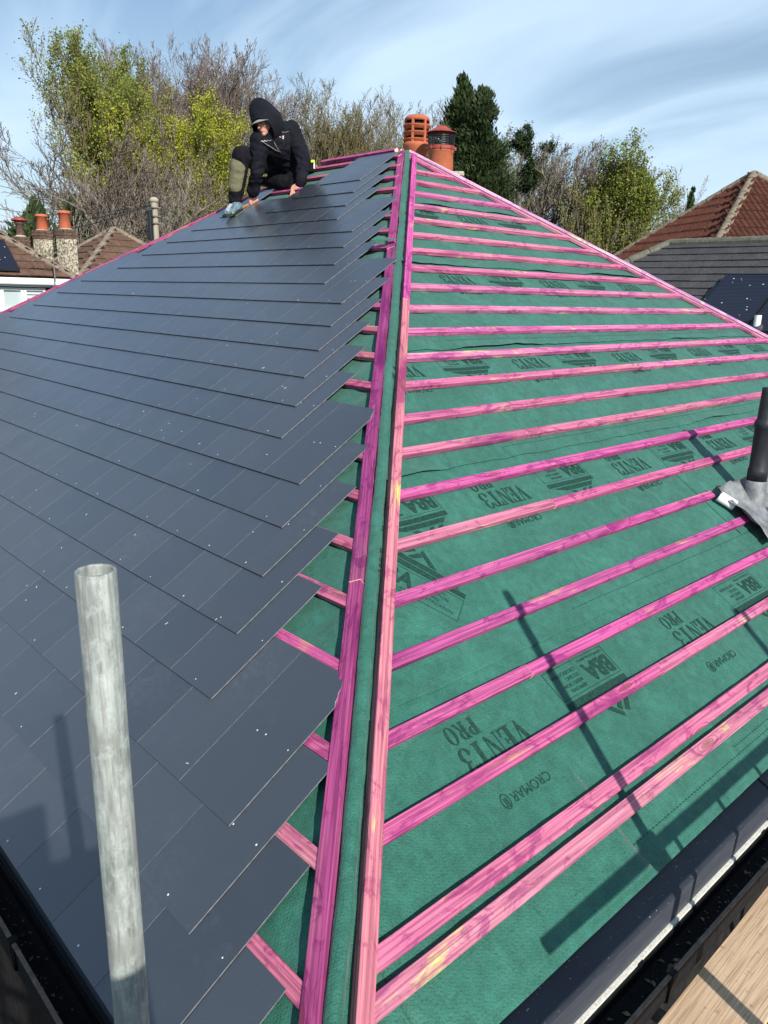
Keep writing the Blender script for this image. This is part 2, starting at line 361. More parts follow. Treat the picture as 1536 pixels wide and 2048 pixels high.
M['leaf_dark'] = leaf('conifer_needles', (0.020, 0.036, 0.013), (0.050, 0.078, 0.022), 1.2, 0.08)
M['leaf_cedar'] = leaf('cedar_needles', (0.035, 0.060, 0.025), (0.085, 0.115, 0.035), 1.0, 0.1)
M['leaf_brown'] = leaf('bud_haze', (0.15, 0.105, 0.085), (0.25, 0.19, 0.15))
# ------------------------------------------------------------------ ground
g = MB(); g.add([(-400, -400, GROUND), (400, -400, GROUND), (400, 400, GROUND), (-400, 400, GROUND)], [(0, 1, 2, 3)])
tag(g.build('ground', M['ground']), kind='structure')

# ------------------------------------------------------------------ our house
house = empty('house', (0, 0, GROUND))
tag(house, 'bungalow being re-roofed, half dark new slates and half pink battens over green membrane', 'house')
hinv = Matrix.Translation((0, 0, -GROUND))
def wmat(o):
    return wmat(o.parent) @ o.matrix_parent_inverse @ o.matrix_basis if o.parent else o.matrix_basis.copy()
def part(o, p=house):              # parent keeping world-space vertices
    o.parent = p; o.matrix_parent_inverse = wmat(p).inverted()
    return o
def setw(o, m):
    o.matrix_basis = (wmat(o.parent) @ o.matrix_parent_inverse).inverted() @ m if o.parent else m
def P_(mb, name, mat, parent=house, **k):
    o = mb.build(name, mat, **k); part(o, parent); return o

EX = EAVE*CO; EZ = -EAVE*SI
# walls and roof deck
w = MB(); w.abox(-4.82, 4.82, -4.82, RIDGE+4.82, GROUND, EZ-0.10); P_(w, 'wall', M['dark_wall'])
w = MB(); e = EAVE; cz = -0.035
x0, x1, y0, y1 = -e*CO, e*CO, -e*CO, RIDGE+e*CO
w.add([(0, 0, cz), (0, RIDGE, cz), (x0, y0, EZ+cz), (x1, y0, EZ+cz), (x1, y1, EZ+cz), (x0, y1, EZ+cz)],
      [(0, 2, 3), (0, 3, 4, 1), (1, 4, 5), (0, 1, 5, 2), (2, 5, 4, 3)])
P_(w, 'roof_deck', M['mem'])

# value noise for arrays
_g = nrs.rand(64, 64)*2-1
def vn(x, y, f):
    x = np.asarray(x)*f; y = np.asarray(y)*f; xi = np.floor(x).astype(int); yi = np.floor(y).astype(int); fx = x-xi; fy = y-yi
    fx = fx*fx*(3-2*fx); fy = fy*fy*(3-2*fy); q = lambda a, b: _g[a % 64, b % 64]
    return (q(xi, yi)*(1-fx)+q(xi+1, yi)*fx)*(1-fy)+(q(xi, yi+1)*(1-fx)+q(xi+1, yi+1)*fx)*fy
BRd = [.453, .69, .93, 1.177, 1.43, 1.681, 1.925, 2.168, 2.415, 2.673, 2.922, 3.168, 3.41, 3.665, 3.897, 4.149, 4.406, 4.647, 4.883, 5.127, 5.372, 5.632, 5.715]
LAPS = [1.10, 2.10, 3.10, 4.06, 5.06]
def hmem(x, d):          # height of the sagging, creased membrane over the roof plane
    x = np.asarray(x, float); d = np.asarray(d, float)
    sag = -0.0045*(1-np.cos(2*np.pi*x/0.45))*0.5*np.clip((5.93-d)/.25, 0, 1)
    h = sag + (0.0026*vn(x, d, 3.1) + 0.0022*vn(x+5, d*1.5, 7.3) + 0.0014*vn(x*2.2, d*0.8+9, 12.0))*np.clip((5.97-d)/.2, 0.15, 1)
    # drape creases running diagonally off the hip
    near = np.exp(-np.abs(x+d*CO)/0.45)
    h = h + near*0.0055*np.sin((x*0.8-d*1.1)*26+3*vn(x, d, 2.0)) * (0.5+0.5*vn(x, d, 1.3))
    return h
def strip(name, dtop, dbot, hoff, xr, edge=True, lift=1.0, step=0.03, wob=0.012):
    nd = max(4, int((dbot-dtop)/step)); xs = np.arange(xr[0], xr[1]+1e-6, 0.035); nx = len(xs)
    V = []; 
    dd = np.concatenate([np.linspace(dtop, dbot-0.06, nd), dbot-np.array([0.045, 0.03, 0.018, 0.008, 0.0])])
    X, D = np.meshgrid(xs, dd)
    wobx = wob*(vn(xs*1.0, xs*0+dbot*7, 2.2)+0.33*vn(xs, xs*0+3, 11))
    k = np.clip((D-dtop)/(dbot-dtop), 0, 1)
    D2 = D + k**6*wobx[None, :]
    H = hmem(X, D2)+hoff*np.clip(k*1.4, 0, 1)
    if edge:
        up = np.clip(vn(xs*1.3, xs*0+dbot*3, 1.7)*1.6, 0, 1)**1.5
        H += lift*(0.0035+0.016*up[None, :])*np.clip((D-(dbot-0.10))/0.10, 0, 1)**2
    Pt = X[..., None]*np.array([1, 0, 0]) + D2[..., None]*np.array(DR) + H[..., None]*np.array(NR)
    lim = D2*CO+0.012
    nr, nc = X.shape; idx = np.arange(nr*nc).reshape(nr, nc)
    F = np.stack([idx[:-1, :-1], idx[1:, :-1], idx[1:, 1:], idx[:-1, 1:]], -1)
    # clamp columns to the hips
    Xc = np.clip(X, -lim, lim); Pt[..., 0] = Xc
    keep = (np.abs(Xc[:-1, :-1]-Xc[1:, 1:]) > 1e-4) | (np.abs(Xc[:-1, :-1]-Xc[:-1, 1:]) > 1e-4)
    F = F[keep]
    me = fast_mesh(name, Pt.reshape(-1, 3), F.reshape(-1, 4), True)
    me.materials.append(M['mem']); o = link(name, me); part(o)
    md = o.modifiers.new('thick', 'SOLIDIFY'); md.thickness = 0.0012; md.offset = -1
    return o
edges = [0.02]+LAPS+[5.955]
strips = []
for i in range(len(edges)-1):
    xr = (-edges[i+1]*CO-0.05, edges[i+1]*CO+0.05)
    top = max(0.02, edges[i]-0.10)
    s_ = strip('membrane', top, edges[i+1], 0.004, xr, edge=True, lift=0.9 if i < 5 else 0.2, wob=.012 if i < 5 else .002)
    strips.append(s_)
    if i == 0: s_['label'] = 'green breather membrane strip under the top battens'
patch = strip('membrane_patch', 3.93, 4.98, 0.0075, (-1.14, 0.9), lift=0.6)
tear = strip('membrane_patch', 5.30, 5.93, 0.006, (-4.6, -3.55), lift=0.5)

# left plane underlay
def lstrip():
    ys = np.arange(-EX-0.02, RIDGE+EX+0.02, 0.045); ds = np.arange(0.02, 5.99, 0.045); Y, D = np.meshgrid(ys, ds)
    Yc = np.clip(Y, -D*CO-0.012, RIDGE+D*CO+0.012)
    fold = np.exp(-np.abs(Y+D*CO-0.05)/0.3)
    H = 0.002*vn(Y, D, 3)+fold*(0.006*np.sin((Y*1.6+D*0.5)*24+2*vn(Y, D, 3))+0.004*vn(Y, D, 9))-0.006
    Pt = Yc[..., None]*np.array([0, 1, 0])+D[..., None]*np.array(DL)+H[..., None]*np.array(NL)
    nr, nc = Y.shape; idx = np.arange(nr*nc).reshape(nr, nc)
    F = np.stack([idx[:-1, :-1], idx[:-1, 1:], idx[1:, 1:], idx[1:, :-1]], -1)
    keep = (np.abs(Yc[:-1, :-1]-Yc[1:, 1:]) > 1e-4) | (np.abs(Yc[:-1, :-1]-Yc[:-1, 1:]) > 1e-4)
    me = fast_mesh('membrane', Pt.reshape(-1, 3), F[keep].reshape(-1, 4), True); me.materials.append(M['mem']); part(link('membrane', me))
lstrip()

# timber piece: box between two points, local X along its length
def timber_piece(name, a, b, width_dir, w_, n_dir, t_, col=(1, 1, 1), mat=None, parent=house, ends=True, bow=0.0, seg=1):
    a, b = Vector(a), Vector(b); ax = (b-a); L = ax.length; ax.normalize()
    n_ = Vector(n_dir).normalized(); wd = Vector(width_dir); wd = (wd-ax*wd.dot(ax)); wd = (wd-n_*wd.dot(n_)).normalized()
    n2 = ax.cross(wd); 
    if n2.dot(n_) < 0: wd = -wd; n2 = ax.cross(wd)
    V = []; F = []; c_ = 0.0016
    seg = max(1, int(L/0.8)) if bow else 1
    sect = [(-w_/2+c_, 0), (w_/2-c_, 0), (w_/2, c_), (w_/2, t_-c_), (w_/2-c_, t_), (-w_/2+c_, t_), (-w_/2, t_-c_), (-w_/2, c_)]
    ph = rnd.random()*6
    for i in range(seg+1):
        x = L*i/seg; dy = bow*math.sin(ph+x*1.3) if bow else 0
        for (yy, zz) in sect: V.append((x, yy+dy, zz))
    k = 8
    for i in range(seg):
        for j in range(k): F.append((i*k+j, i*k+(j+1) % k, (i+1)*k+(j+1) % k, (i+1)*k+j)[::-1])
    F.append(tuple(range(k))); F.append(tuple(range(seg*k, seg*k+k))[::-1])
    F = [f[::-1] for f in F]
    me = mesh_from(name, V, F, mats=[0]*(len(F)-2)+[1, 1])
    me.materials.append(mat or M['pink']); me.materials.append(M['pink_end'])
    o = bpy.data.objects.new(name, me); C.objects.link(o)
    m = Matrix.Identity(4); m.col[0] = (*ax, 0); m.col[1] = (*wd, 0); m.col[2] = (*n2, 0); m.col[3] = (*a, 1)
    part(o, parent); setw(o, m)
    o.color = (*col, 1); return o

def hipoff(d): return 0.070-0.0058*d      # sideways drift of the hip lath pair
# right-plane battens
SQ = 2**0.5
def tone():
    k = rnd.random()
    if k < 0.55: return (1.0, rnd.uniform(1.0, 1.5), rnd.uniform(0.92, 1.05))
    if k < 0.85: return (0.95, 0.85, 1.02)
    return (rnd.uniform(0.74, 0.86), rnd.uniform(0.45, 0.7), rnd.uniform(0.9, 1.05))
joints = {19: (-3.42, None), 20: (-2.75,), 17: (-2.25,), 16: (-2.45,), 15: (), 21: (0.4,), 12: (-0.2,), 11: (0.6,), 18: (0.2,)}
tones = {22: (1.0, 1.75, 1.0), 21: (1.0, 1.35, 0.95), 20: (0.92, 0.95, 0.92), 19: (0.84, 0.85, 0.90), 18: (0.78, 0.75, 0.90), 17: (0.84, 0.85, 0.95), 16: (1.0, 1.6, 0.98), 15: (1, 0.95, 1.08), 14: (1, 1.5, .98), 13: (1, 1.35, 1.0), 12: (1, 1.3, 1)}
for i, dh in enumerate(BRd):
    dc = dh+0.026
    wv = 0.050 if i < 21 else 0.056
    x0 = -(dc*CO) + (hipoff(dc)+0.066)*SQ + rnd.uniform(-0.004, 0.003)
    x1 = dc*CO-0.085
    if i == 22: dc = dh+0.030
    segs = [x0] + [j for j in (joints.get(i) or ()) if j is not None] + [x1]
    if i in (17, 18):      # cut back round the vent pipe
        segs = [x0] + [j for j in (joints.get(i) or ()) if j is not None and j < -1.2] + [(-1.04 if i == 17 else -.90)]
        ex = -0.33
    for a, b in zip(segs[:-1], segs[1:]):
        timber_piece('batten', PR(dc, a, .0035), PR(dc+rnd.uniform(-.002, .002), b-0.002, .0035), DR, wv, NR, .030, tones.get(i) if (i in tones and a == segs[0]) else (tone() if i > 13 else (1.12, rnd.uniform(1.2, 1.9), rnd.uniform(1.05, 1.35))), bow=0.0015)
    if i in (17, 18): timber_piece('batten', PR(dc, ex, .0035), PR(dc, x1, .0035), DR, wv, NR, .030, tone())
# nail heads where each batten crosses a rafter
nl = MB()
for i, dh in enumerate(BRd[6:]):
    dc = dh+0.026
    for q in range(-11, 12):
        x = q*.45+.12+rnd.uniform(-.012, .012)
        if abs(x) > dc*CO-.16 or -1.1 < x < -.3 and 4.5 < dc < 5.1: continue
        c_ = PR(dc+rnd.uniform(-.006, .006), x, .0335+.0006); rr = rnd.uniform(.0020, .0028)
        nl.add([c_+Vector((1, 0, 0))*rr*math.cos(a)+DR*rr*math.sin(a) for a in (0, 1.05, 2.1, 3.14, 4.2, 5.25)]+[c_+NR*.0008], [(j, (j+1) % 6, 6) for j in range(6)])
M['nail'] = simple('nail_steel', (0.25, 0.24, 0.25), .5, .5, .6)
o = P_(nl, 'nail_head', M['nail']); o['kind'] = 'stuff'
# left-plane battens
BLd = [0.16, 0.40, 0.655, 0.905] + [1.16+0.252*k for k in range(10)] + [3.68, 3.92, 4.155, 4.405, 4.65, 4.895, 5.155, 5.42, 5.685, 5.84]
for dh in BLd:
    y0 = -dh*CO+(0.045-hipoff(dh))*SQ*-1*-1 
    y0 = -dh*CO - (hipoff(dh)-0.045)*SQ*1 + 0.01
    timber_piece('batten', PL(dh, y0+0.012, .002), PL(dh, RIDGE+dh*CO-0.07, .002), DL, .050, NL, .0255, (0.95, rnd.uniform(.8, 1.5), rnd.uniform(.75, .95)), bow=0.001)
# hip battens: pair along the near hip
hipdir = (Vector((-CO, -CO, -SI))).normalized()
LH = Vector((1, -1, 0)).normalized()
def hip_pt(d, s, h):            # s sideways (to the right of the hip line), h up
    base = Vector((-d*CO, -d*CO, -d*SI)) + LH*s
    # follow the roof planes on either side
    base.z += -abs(s)/SQ*math.tan(TH)
    return base+Vector((0, 0, h))
def hipbat(side, d0, d1, s0, h, col, w_=0.048, t_=0.048):
    a = hip_pt(d0, hipoff(d0)+s0, h); b = hip_pt(d1, hipoff(d1)+s0, h)
    n_ = NR if side > 0 else NL
    return timber_piece('hip_batten', a, b, LH, w_, n_, t_, col)
hipbat(1, 0.03, 2.55, 0.051, 0.004, (1.0, 0.85, 1.12)); hipbat(1, 2.553, 6.12, 0.051, 0.004, (1.02, 1.7, 0.85))
hipbat(-1, 0.05, 1.95, -0.056, 0.000, (0.74, 0.62, 0.82), t_=0.034, w_=.052); hipbat(-1, 1.955, 4.55, -0.056, 0.000, (0.62, 0.50, 0.74), t_=0.034, w_=.052); hipbat(-1, 4.553, 6.12, -0.056, 0.000, (0.66, 0.56, 0.72), t_=0.034, w_=.052)
# timber under the left lath (rests on the batten ends)
# rolled membrane in the gap
r = MB(); pts = []; rad = []
for k in range(210):
    d = 0.0+6.08*k/209
    s_ = hipoff(d)-0.0075+0.0025*math.sin(d*5.1)+0.0015*math.sin(d*13); pts.append(hip_pt(d, s_, 0.028+0.002*math.sin(d*9)))
n_ = 14; V = []; F = []
for k, p in enumerate(pts):
    d = 0.04*k
    for j in range(n_):
        a = math.pi*(j/(n_-1)); crease = 0.0016*mnoise.noise(Vector((j*0.9, k*0.35, 0)))+0.0012*mnoise.noise(Vector((j*0.3, k*1.1, 5)))
        rr = 0.0250+crease*1.9
        V.append(p+LH*(-math.cos(a)*rr)+Vector((0, 0, 1))*(math.sin(a)*rr*0.9-0.006 if 0 < j < n_-1 else -0.05))
for k in range(len(pts)-1):
    for j in range(n_-1): F.append((k*n_+j, k*n_+j+1, (k+1)*n_+j+1, (k+1)*n_+j))
me = mesh_from('membrane_roll', V, [f[::-1] for f in F], True); me.materials.append(M['mem']); o = link('membrane_roll', me); part(o); o['label'] = 'rolled green membrane running up the hip between two pink laths'
# torn flap near the top of the hip
fl = MB(); a = hip_pt(1.90, hipoff(1.9)-0.02, 0.075); fl.add([a, a+Vector((-.03, .05, .012)), a+Vector((-.10, .10, .03)), a+Vector((-.16, .115, -.004)), a+Vector((-.09, .03, -.01)), a+Vector((-.02, -.05, .0))], [(0, 1, 2, 3, 4, 5)])
P_(fl, 'membrane_flap', M['mem'])

# right hip and left hip, ridge timbers
def other_hip(sgn, s0, col, w_, t_, h, name='hip_batten', face=None):
    # sgn=+1: right hip (x=-y side), -1: left hip from the ridge end
    if sgn > 0:
        f = lambda d: Vector((d*CO, -d*CO, -d*SI)); lat = Vector((-1, -1, 0)).normalized()
    else:
        f = lambda d: Vector((-d*CO, RIDGE+d*CO, -d*SI)); lat = Vector((-1, -1, 0)).normalized()
    a = f(0.06)+lat*s0; b = f(6.05)+lat*s0
    dz = -abs(s0)/SQ*math.tan(TH); a.z += dz+h; b.z += dz+h
    n_ = (NR if s0 > 0 else Vector((SI, 0, CO))) if sgn > 0 else (NL if s0 > 0 else Vector((0, SI, CO)))
    cuts = [0, .28, .61, 1.0]
    for c0, c1 in zip(cuts[:-1], cuts[1:]):
        timber_piece(name, a.lerp(b, c0), a.lerp(b, c1-0.0004), lat, w_, n_, t_, col)
other_hip(1, 0.055, (1.05, 1.9, 1.1), 0.05, 0.026, 0.006)
other_hip(1, -0.02, (1.15, 3.2, 1.9), 0.05, 0.030, 0.030)  # outer lath paler than its dye: sunlit top edge put into the colour
other_hip(-1, 0.055, (.95, 1.0, .9), 0.05, 0.030, 0.012)
other_hip(-1, -0.03, (1, 1.5, 1), 0.05, 0.030, 0.0)
timber_piece('ridge_batten', Vector((-.03, .02, -.008)), Vector((-.03, RIDGE, -.008)), (1, 0, 0), .045, NL, .035, (1, .9, 1))
timber_piece('ridge_batten', Vector((.03, .02, -.005)), Vector((.03, RIDGE, -.005)), (1, 0, 0), .045, Vector((SI, 0, CO)), .03, (1, 1.2, 1))
# short diagonal brace at the apex on the right plane
timber_piece('batten', PR(.14, -.03, .006), PR(.47, .27, .006), (1, 0, 0), .045, NR, .022, (1.0, 1.3, 1.05))

# ------------------------------------------------------------------ slates
TAILS = [(6.045, -4.505), (5.784, -4.338), (5.5126, -4.185), (5.240, -3.709), (4.985, -3.549), (4.7185, -3.401), (4.465, -3.244), (4.210, -3.088), (3.960, -2.652),
         (3.713, -2.498), (3.4705, -2.310), (3.212, -2.170), (2.959, -2.022), (2.702, -1.868), (2.463, -1.436), (2.203, -1.278), (1.942, -1.118), (1.693, -0.973),
         (1.458, -0.545), (1.200, -0.396), (0.936, -0.240), (0.680, -0.085)]
LEFTLIM = {1.200: 0.92, 0.936: 0.72, 0.680: 0.62}
SW, SLN, ST = 0.305, 0.600, 0.0045
def slate_mesh(name, poly, chip=None):
    # poly in local (x: +Y across, y: up-slope from tail); z up = plane normal
    n = len(poly); V = [(x, y, 0) for x, y in poly]+[(x, y, ST) for x, y in poly]
    F = [tuple(range(n))[::-1], tuple(range(n, 2*n))]; m = [0, 0]
    for i in range(n):
        j = (i+1) % n; F.append((i, j, n+j, n+i)); m.append(2 if (chip and i in chip) else 1)
    for i in range(n):
        if abs(poly[i][1]) < 1e-6 and abs(poly[(i+1) % n][1]) < 1e-6: m[2+i] = 3
    me = mesh_from(name, V, F, mats=m)
    for k in ('slate', 'slate_edge', 'slate_chip', 'slate_tail'): me.materials.append(M[k])
    return me
full = slate_mesh('slate', [(0, 0), (SW-.0025, 0), (SW-.0025, SLN), (0, SLN)])
rest = MB()
cand = []
riv = MB()
Lf = 0.0115
def slate_matrix(d, y, j=True):
    across = Vector((0, 1, 0)); 
    hl = .0435+(rnd.uniform(-.0004, .0004) if j else 0); hh = .029
    tail = PL(d, y, hl); head = PL(d-SLN, y, hh); up = (head-tail).normalized()
    if j: up = (up+across*rnd.uniform(-.0012, .0012)).normalized()
    # right handed: x = across reversed? across(+Y) x up(-d) = ?
    nn = across.cross(up).normalized()
    if nn.dot(NL) < 0: across = -across; nn = across.cross(up).normalized()
    m = Matrix.Identity(4); m.col[0] = (*across, 0); m.col[1] = (*up, 0); m.col[2] = (*nn, 0); m.col[3] = (*tail, 1)
    return m, across.y
m0, sgn = slate_matrix(3, 0, False)
for k, (d, yr) in enumerate(TAILS):
    hd = d-SLN; ylim = RIDGE+max(hd, 0)*CO-0.02
    if d in LEFTLIM: ylim = LEFTLIM[d]
    y = yr; first = True; cnt = 0
    if k == 0: under = [-4.685+SW*q for q in range(9)]
    while y+SW < ylim+0.16:
        cand.append((d, y, first)); y += SW; first = False
    # slates beyond the un-slated gap, left of the worker
    if d in (1.200, 0.936):
        y = 1.36 if d == 1.2 else 1.52
        while y+SW < RIDGE+max(hd, .0)*CO+0.14:
            cand.append((d, y, False)); y += SW
def score(c):
    P = PL(c[0]-.12, c[1]+.15); v = np.array(P)-CAM; z = v@CF; px = 768+FPX*(v@CR)/z if z > 0 else -1e9; py = 1024-FPX*(v@CU)/z if z > 0 else 1e9
    vis = z > 0 and -120 < px < 1600 and -50 < py < 2200
    return (-1 if not vis else 1)*1.0/(z*z+.01) if vis else -z-100
cand.sort(key=score, reverse=True)
for i, (d, y, first) in enumerate(cand):
    m, sg = slate_matrix(d, y)
    x_off = y if sg > 0 else y+SW-.0025
    if i < 289:
        me = full
        if first and d == 5.5126:
            W = SW-.0025; pl = [(0, 0), (W, 0), (W, SLN), (0, SLN)]
            # sg>0: local x=0 is the right-hand (sun side) edge
            if sg > 0: pl = [(0, 0), (W, 0), (W, SLN), (.055, SLN), (.049, SLN-.018), (.046, SLN-.032), (.034, SLN-.048), (.030, SLN-.066), (.018, SLN-.082), (.011, SLN-.10), (0, SLN-.112)]
            else: pl = [(0, 0), (W, 0), (W, SLN-.112), (W-.011, SLN-.10), (W-.018, SLN-.082), (W-.030, SLN-.066), (W-.034, SLN-.048), (W-.046, SLN-.032), (W-.049, SLN-.018), (W-.055, SLN), (0, SLN)]
            me = slate_mesh('slate', pl, chip=[3, 4, 5, 6, 7, 8, 9] if sg > 0 else [2, 3, 4, 5, 6, 7, 8])
        elif first and d == 4.210:
            W = SW-.0025
            if sg > 0: me = slate_mesh('slate', [(0, 0), (W, 0), (W, SLN), (.040, SLN), (.034, SLN-.02), (.024, SLN-.035), (.012, SLN-.06), (0, SLN-.075)], chip=[3, 4, 5, 6])
            else: me = slate_mesh('slate', [(0, 0), (W, 0), (W, SLN-.075), (W-.012, SLN-.06), (W-.024, SLN-.035), (W-.034, SLN-.02), (W-.040, SLN), (0, SLN)], chip=[2, 3, 4, 5])
        o = bpy.data.objects.new('slate', me); C.objects.link(o); part(o)
        mm = m.copy(); mm.col[3] = (m.col[3][0], x_off, m.col[3][2], 1); setw(o, mm)
    else:
        mm = m.copy(); mm.col[3] = (m.col[3][0], x_off, m.col[3][2], 1)
        rest.add([mm @ v.co for v in full.vertices], [tuple(p.vertices) for p in full.polygons])
    # tail rivet in the middle, nail heads on bare end slates
    rv = [(SW/2, .026)] if rnd.random() < .68 else []
    if first: rv += [(SW/2-.04, .28), (SW/2+.0, .285)] if rnd.random() < .4 else []
    if first: rv += [(0.030 if sg > 0 else SW-.032, .285)]
    mm = m.copy(); mm.col[3] = (m.col[3][0], x_off, m.col[3][2], 1)
    for (rx, ry) in rv:
        rx += rnd.uniform(-.006, .006); s5 = []
        rr = rnd.uniform(.0026, .0042)
        for q in range(7): s5.append(mm @ Vector((rx+rr*math.cos(q*6.283/7), ry+rr*math.sin(q*6.283/7), ST+.0012)))
        s5.append(mm @ Vector((rx, ry, ST+.0026)))
        riv.add(s5, [(q, (q+1) % 7, 7) for q in range(7)])
half = slate_mesh('slate', [(0, 0), (SW-.0025, 0), (SW-.0025, .345), (0, .345)])
for y in under:
    m, sg = slate_matrix(6.045, y); x_off = y if sg > 0 else y+SW-.0025
    o = bpy.data.objects.new('slate', half); C.objects.link(o); part(o); p_ = m.col[3].xyz - NL*.0075; mm = m.copy(); mm.col[3] = (p_.x, x_off, p_.z, 1); setw(o, mm)
if rest.v:
    o = P_(rest, 'slate', M['slate']); o['kind'] = 'stuff'
M['rivet'] = simple('bright_rivet', (0.75, 0.78, 0.80), 0.45, 0.5, 0.3, var=0.1)
o = P_(riv, 'slate_rivet', M['rivet']); o['kind'] = 'stuff'
# pale debris flecks lying on the slates
ch = MB()
for _ in range(40):
    d = rnd.uniform(2.5, 5.95); y = -d*CO+0.7+abs(rnd.gauss(0, 1.4)); p = PL(d, y, .0525)
    a = rnd.uniform(0, 6.28); L_ = rnd.uniform(.003, .009); w_ = rnd.uniform(.0008, .0018); u = Vector((0, 1, 0))*math.cos(a)+DL*math.sin(a); v = NL.cross(u)
    ch.box(p, u*L_, v*w_, NL*.0006)
o = P_(ch, 'wood_shaving', M['slate_chip']); o['kind'] = 'stuff'
# ------------------------------------------------------------------ printing on the membrane
def glyph(ch):
    """fat bracketed-serif capitals as polygons in a 0..1 high box; returns (polys, advance)"""
    R_ = lambda x0, y0, x1, y1: [(x0, y0), (x1, y0), (x1, y1), (x0, y1)]
    def arc(cx, cy, rx, ry, a0, a1, n, tx, ty):
        P = []
        for i in range(n+1):
            a = math.radians(a0+(a1-a0)*i/n); P.append((cx+rx*math.cos(a), cy+ry*math.sin(a)))
        for i in range(n, -1, -1):
            a = math.radians(a0+(a1-a0)*i/n); P.append((cx+(rx-tx)*math.cos(a), cy+(ry-ty)*math.sin(a)))
        return P
    def quads(P):   # ring strip into quads
        h = len(P)//2; return [[P[i], P[i+1], P[2*h-2-i], P[2*h-1-i]] for i in range(h-1)]
    if ch == 'V': return [[(0, 1), (.36, 1), (.36, .95), (0, .95)], [(.06, .95), (.30, .95), (.50, .22), (.40, 0)], [(.56, 1), (.80, 1), (.80, .95), (.56, .95)], [(.66, .95), (.71, .95), (.45, .0), (.41, .02)]], .82
    if ch == 'E': return [R_(.08, 0, .30, 1), R_(0, .95, .08, 1), R_(0, 0, .08, .05), R_(.30, .94, .66, 1), R_(.30, 0, .66, .06), R_(.30, .47, .52, .53), [(.66, .94), (.66, .70), (.61, .70), (.50, .94)], [(.50, .06), (.61, .32), (.66, .32), (.66, .06)], R_(.47, .38, .52, .47), R_(.47, .53, .52, .62)], .72
    if ch == 'N': return [R_(0, .95, .26, 1), [(.07, .95), (.26, .97), (.72, .02), (.66, 0), (.60, 0)], R_(.09, .05, .14, .88), R_(0, 0, .24, .05), R_(.66, .05, .72, .95), R_(.56, .95, .82, 1)], .86
    if ch == 'T': return [R_(.25, 0, .47, 1), R_(0, .93, .25, 1), R_(.47, .93, .72, 1), [(0, .93), (.10, .93), (.03, .66), (0, .66)], [(.62, .93), (.72, .93), (.72, .66), (.69, .66)], R_(.16, 0, .25, .05), R_(.47, 0, .56, .05)], .76
    if ch in 'PR':
        L = [R_(.08, 0, .30, 1), R_(0, .95, .08, 1), R_(0, 0, .08, .05), R_(.30, 0, .38, .05)] + quads(arc(.36, .73, .30, .27, -90, 90, 8, .20, .06)) + [R_(.30, .94, .36, 1), R_(.30, .46, .36, .52)]
        if ch == 'R': L += [[(.36, .46), (.50, .46), (.72, .05), (.52, .05)], R_(.52, 0, .80, .05)]
        return L, (.70 if ch == 'P' else .82)
    if ch == 'O': return quads(arc(.38, .5, .38, .52, 0, 360, 20, .20, .05)), .82
    if ch == '3': return quads(arc(.26, .74, .28, .27, -80, 170, 10, .16, .05))+quads(arc(.28, .26, .32, .28, -175, 90, 12, .18, .05))+[R_(.18, .47, .30, .53)]+[[(0, .70), (.10, .66), (.14, .76), (.06, .82)], [(0, .20), (.08, .16), (.16, .24), (.06, .32)]], .66
    return [], .4
def serif_word(wd, h, sx=1.0, gap=.03):
    P = []; x = 0
    for c in wd:
        g_, a = glyph(c); P += [[((x+u*sx)*h, v*h) for u, v in q] for q in g_]; x += (a+gap)*sx
    return P, x*h
def font_polys(text, size, offset=0.0, sx=1.0):
    cu = bpy.data.curves.new('t', 'FONT'); cu.body = text; cu.size = size; cu.offset = offset; cu.resolution_u = 3
    o = bpy.data.objects.new('t', cu); C.objects.link(o); dg = bpy.context.evaluated_depsgraph_get()
    me = bpy.data.meshes.new_from_object(o.evaluated_get(dg)); P = [[(me.vertices[i].co.x*sx, me.vertices[i].co.y) for i in p.vertices] for p in me.polygons]
    w_ = max([x for q in P for x, y in q] or [0]); bpy.data.objects.remove(o); bpy.data.curves.remove(cu); bpy.data.meshes.remove(me); return P, w_
_fc = {}
def fp(*a):
    if a not in _fc: _fc[a] = font_polys(*a)
    return _fc[a]
def shift(P, dx, dy, s=1.0): return [[(x*s+dx, y*s+dy) for x, y in q] for q in P]
def rect(x0, y0, x1, y1): return [[(x0, y0), (x1, y0), (x1, y1), (x0, y1)]]
def frame_(x0, y0, x1, y1, t_): return rect(x0, y0, x1, y0+t_)+rect(x0, y1-t_, x1, y1)+rect(x0, y0+t_, x0+t_, y1-t_)+rect(x1-t_, y0+t_, x1, y1-t_)
def print_vent():
    P, w_ = serif_word('VENT3', .105, .86, .02); q, w2 = serif_word('PRO', .070, .95, .02)
    P = P+shift(q, w_-w2*1.02, -.088)
    return P
def print_maker():
    P = []
    c, wc = fp('CROMAR', .050, 0.0, 1.0)
    P += shift(c, .01+.045, .205)
    # small round shield with columns
    ring = []
    for i in range(14):
        a0 = 6.283*i/14; a1 = 6.283*(i+1)/14; ring.append([(.25+.022*math.cos(a0), .22+.028*math.sin(a0)), (.25+.022*math.cos(a1), .22+.028*math.sin(a1)), (.25+.018*math.cos(a1), .22+.024*math.sin(a1)), (.25+.018*math.cos(a0), .22+.024*math.sin(a0))])
    P += shift(ring, .045, 0)+sum([shift(rect(.24+.007*k, .208, .2435+.007*k, .232), .045, 0) for k in range(3)], [])+shift(rect(.236, .234, .264, .240), .045, 0)
    return P
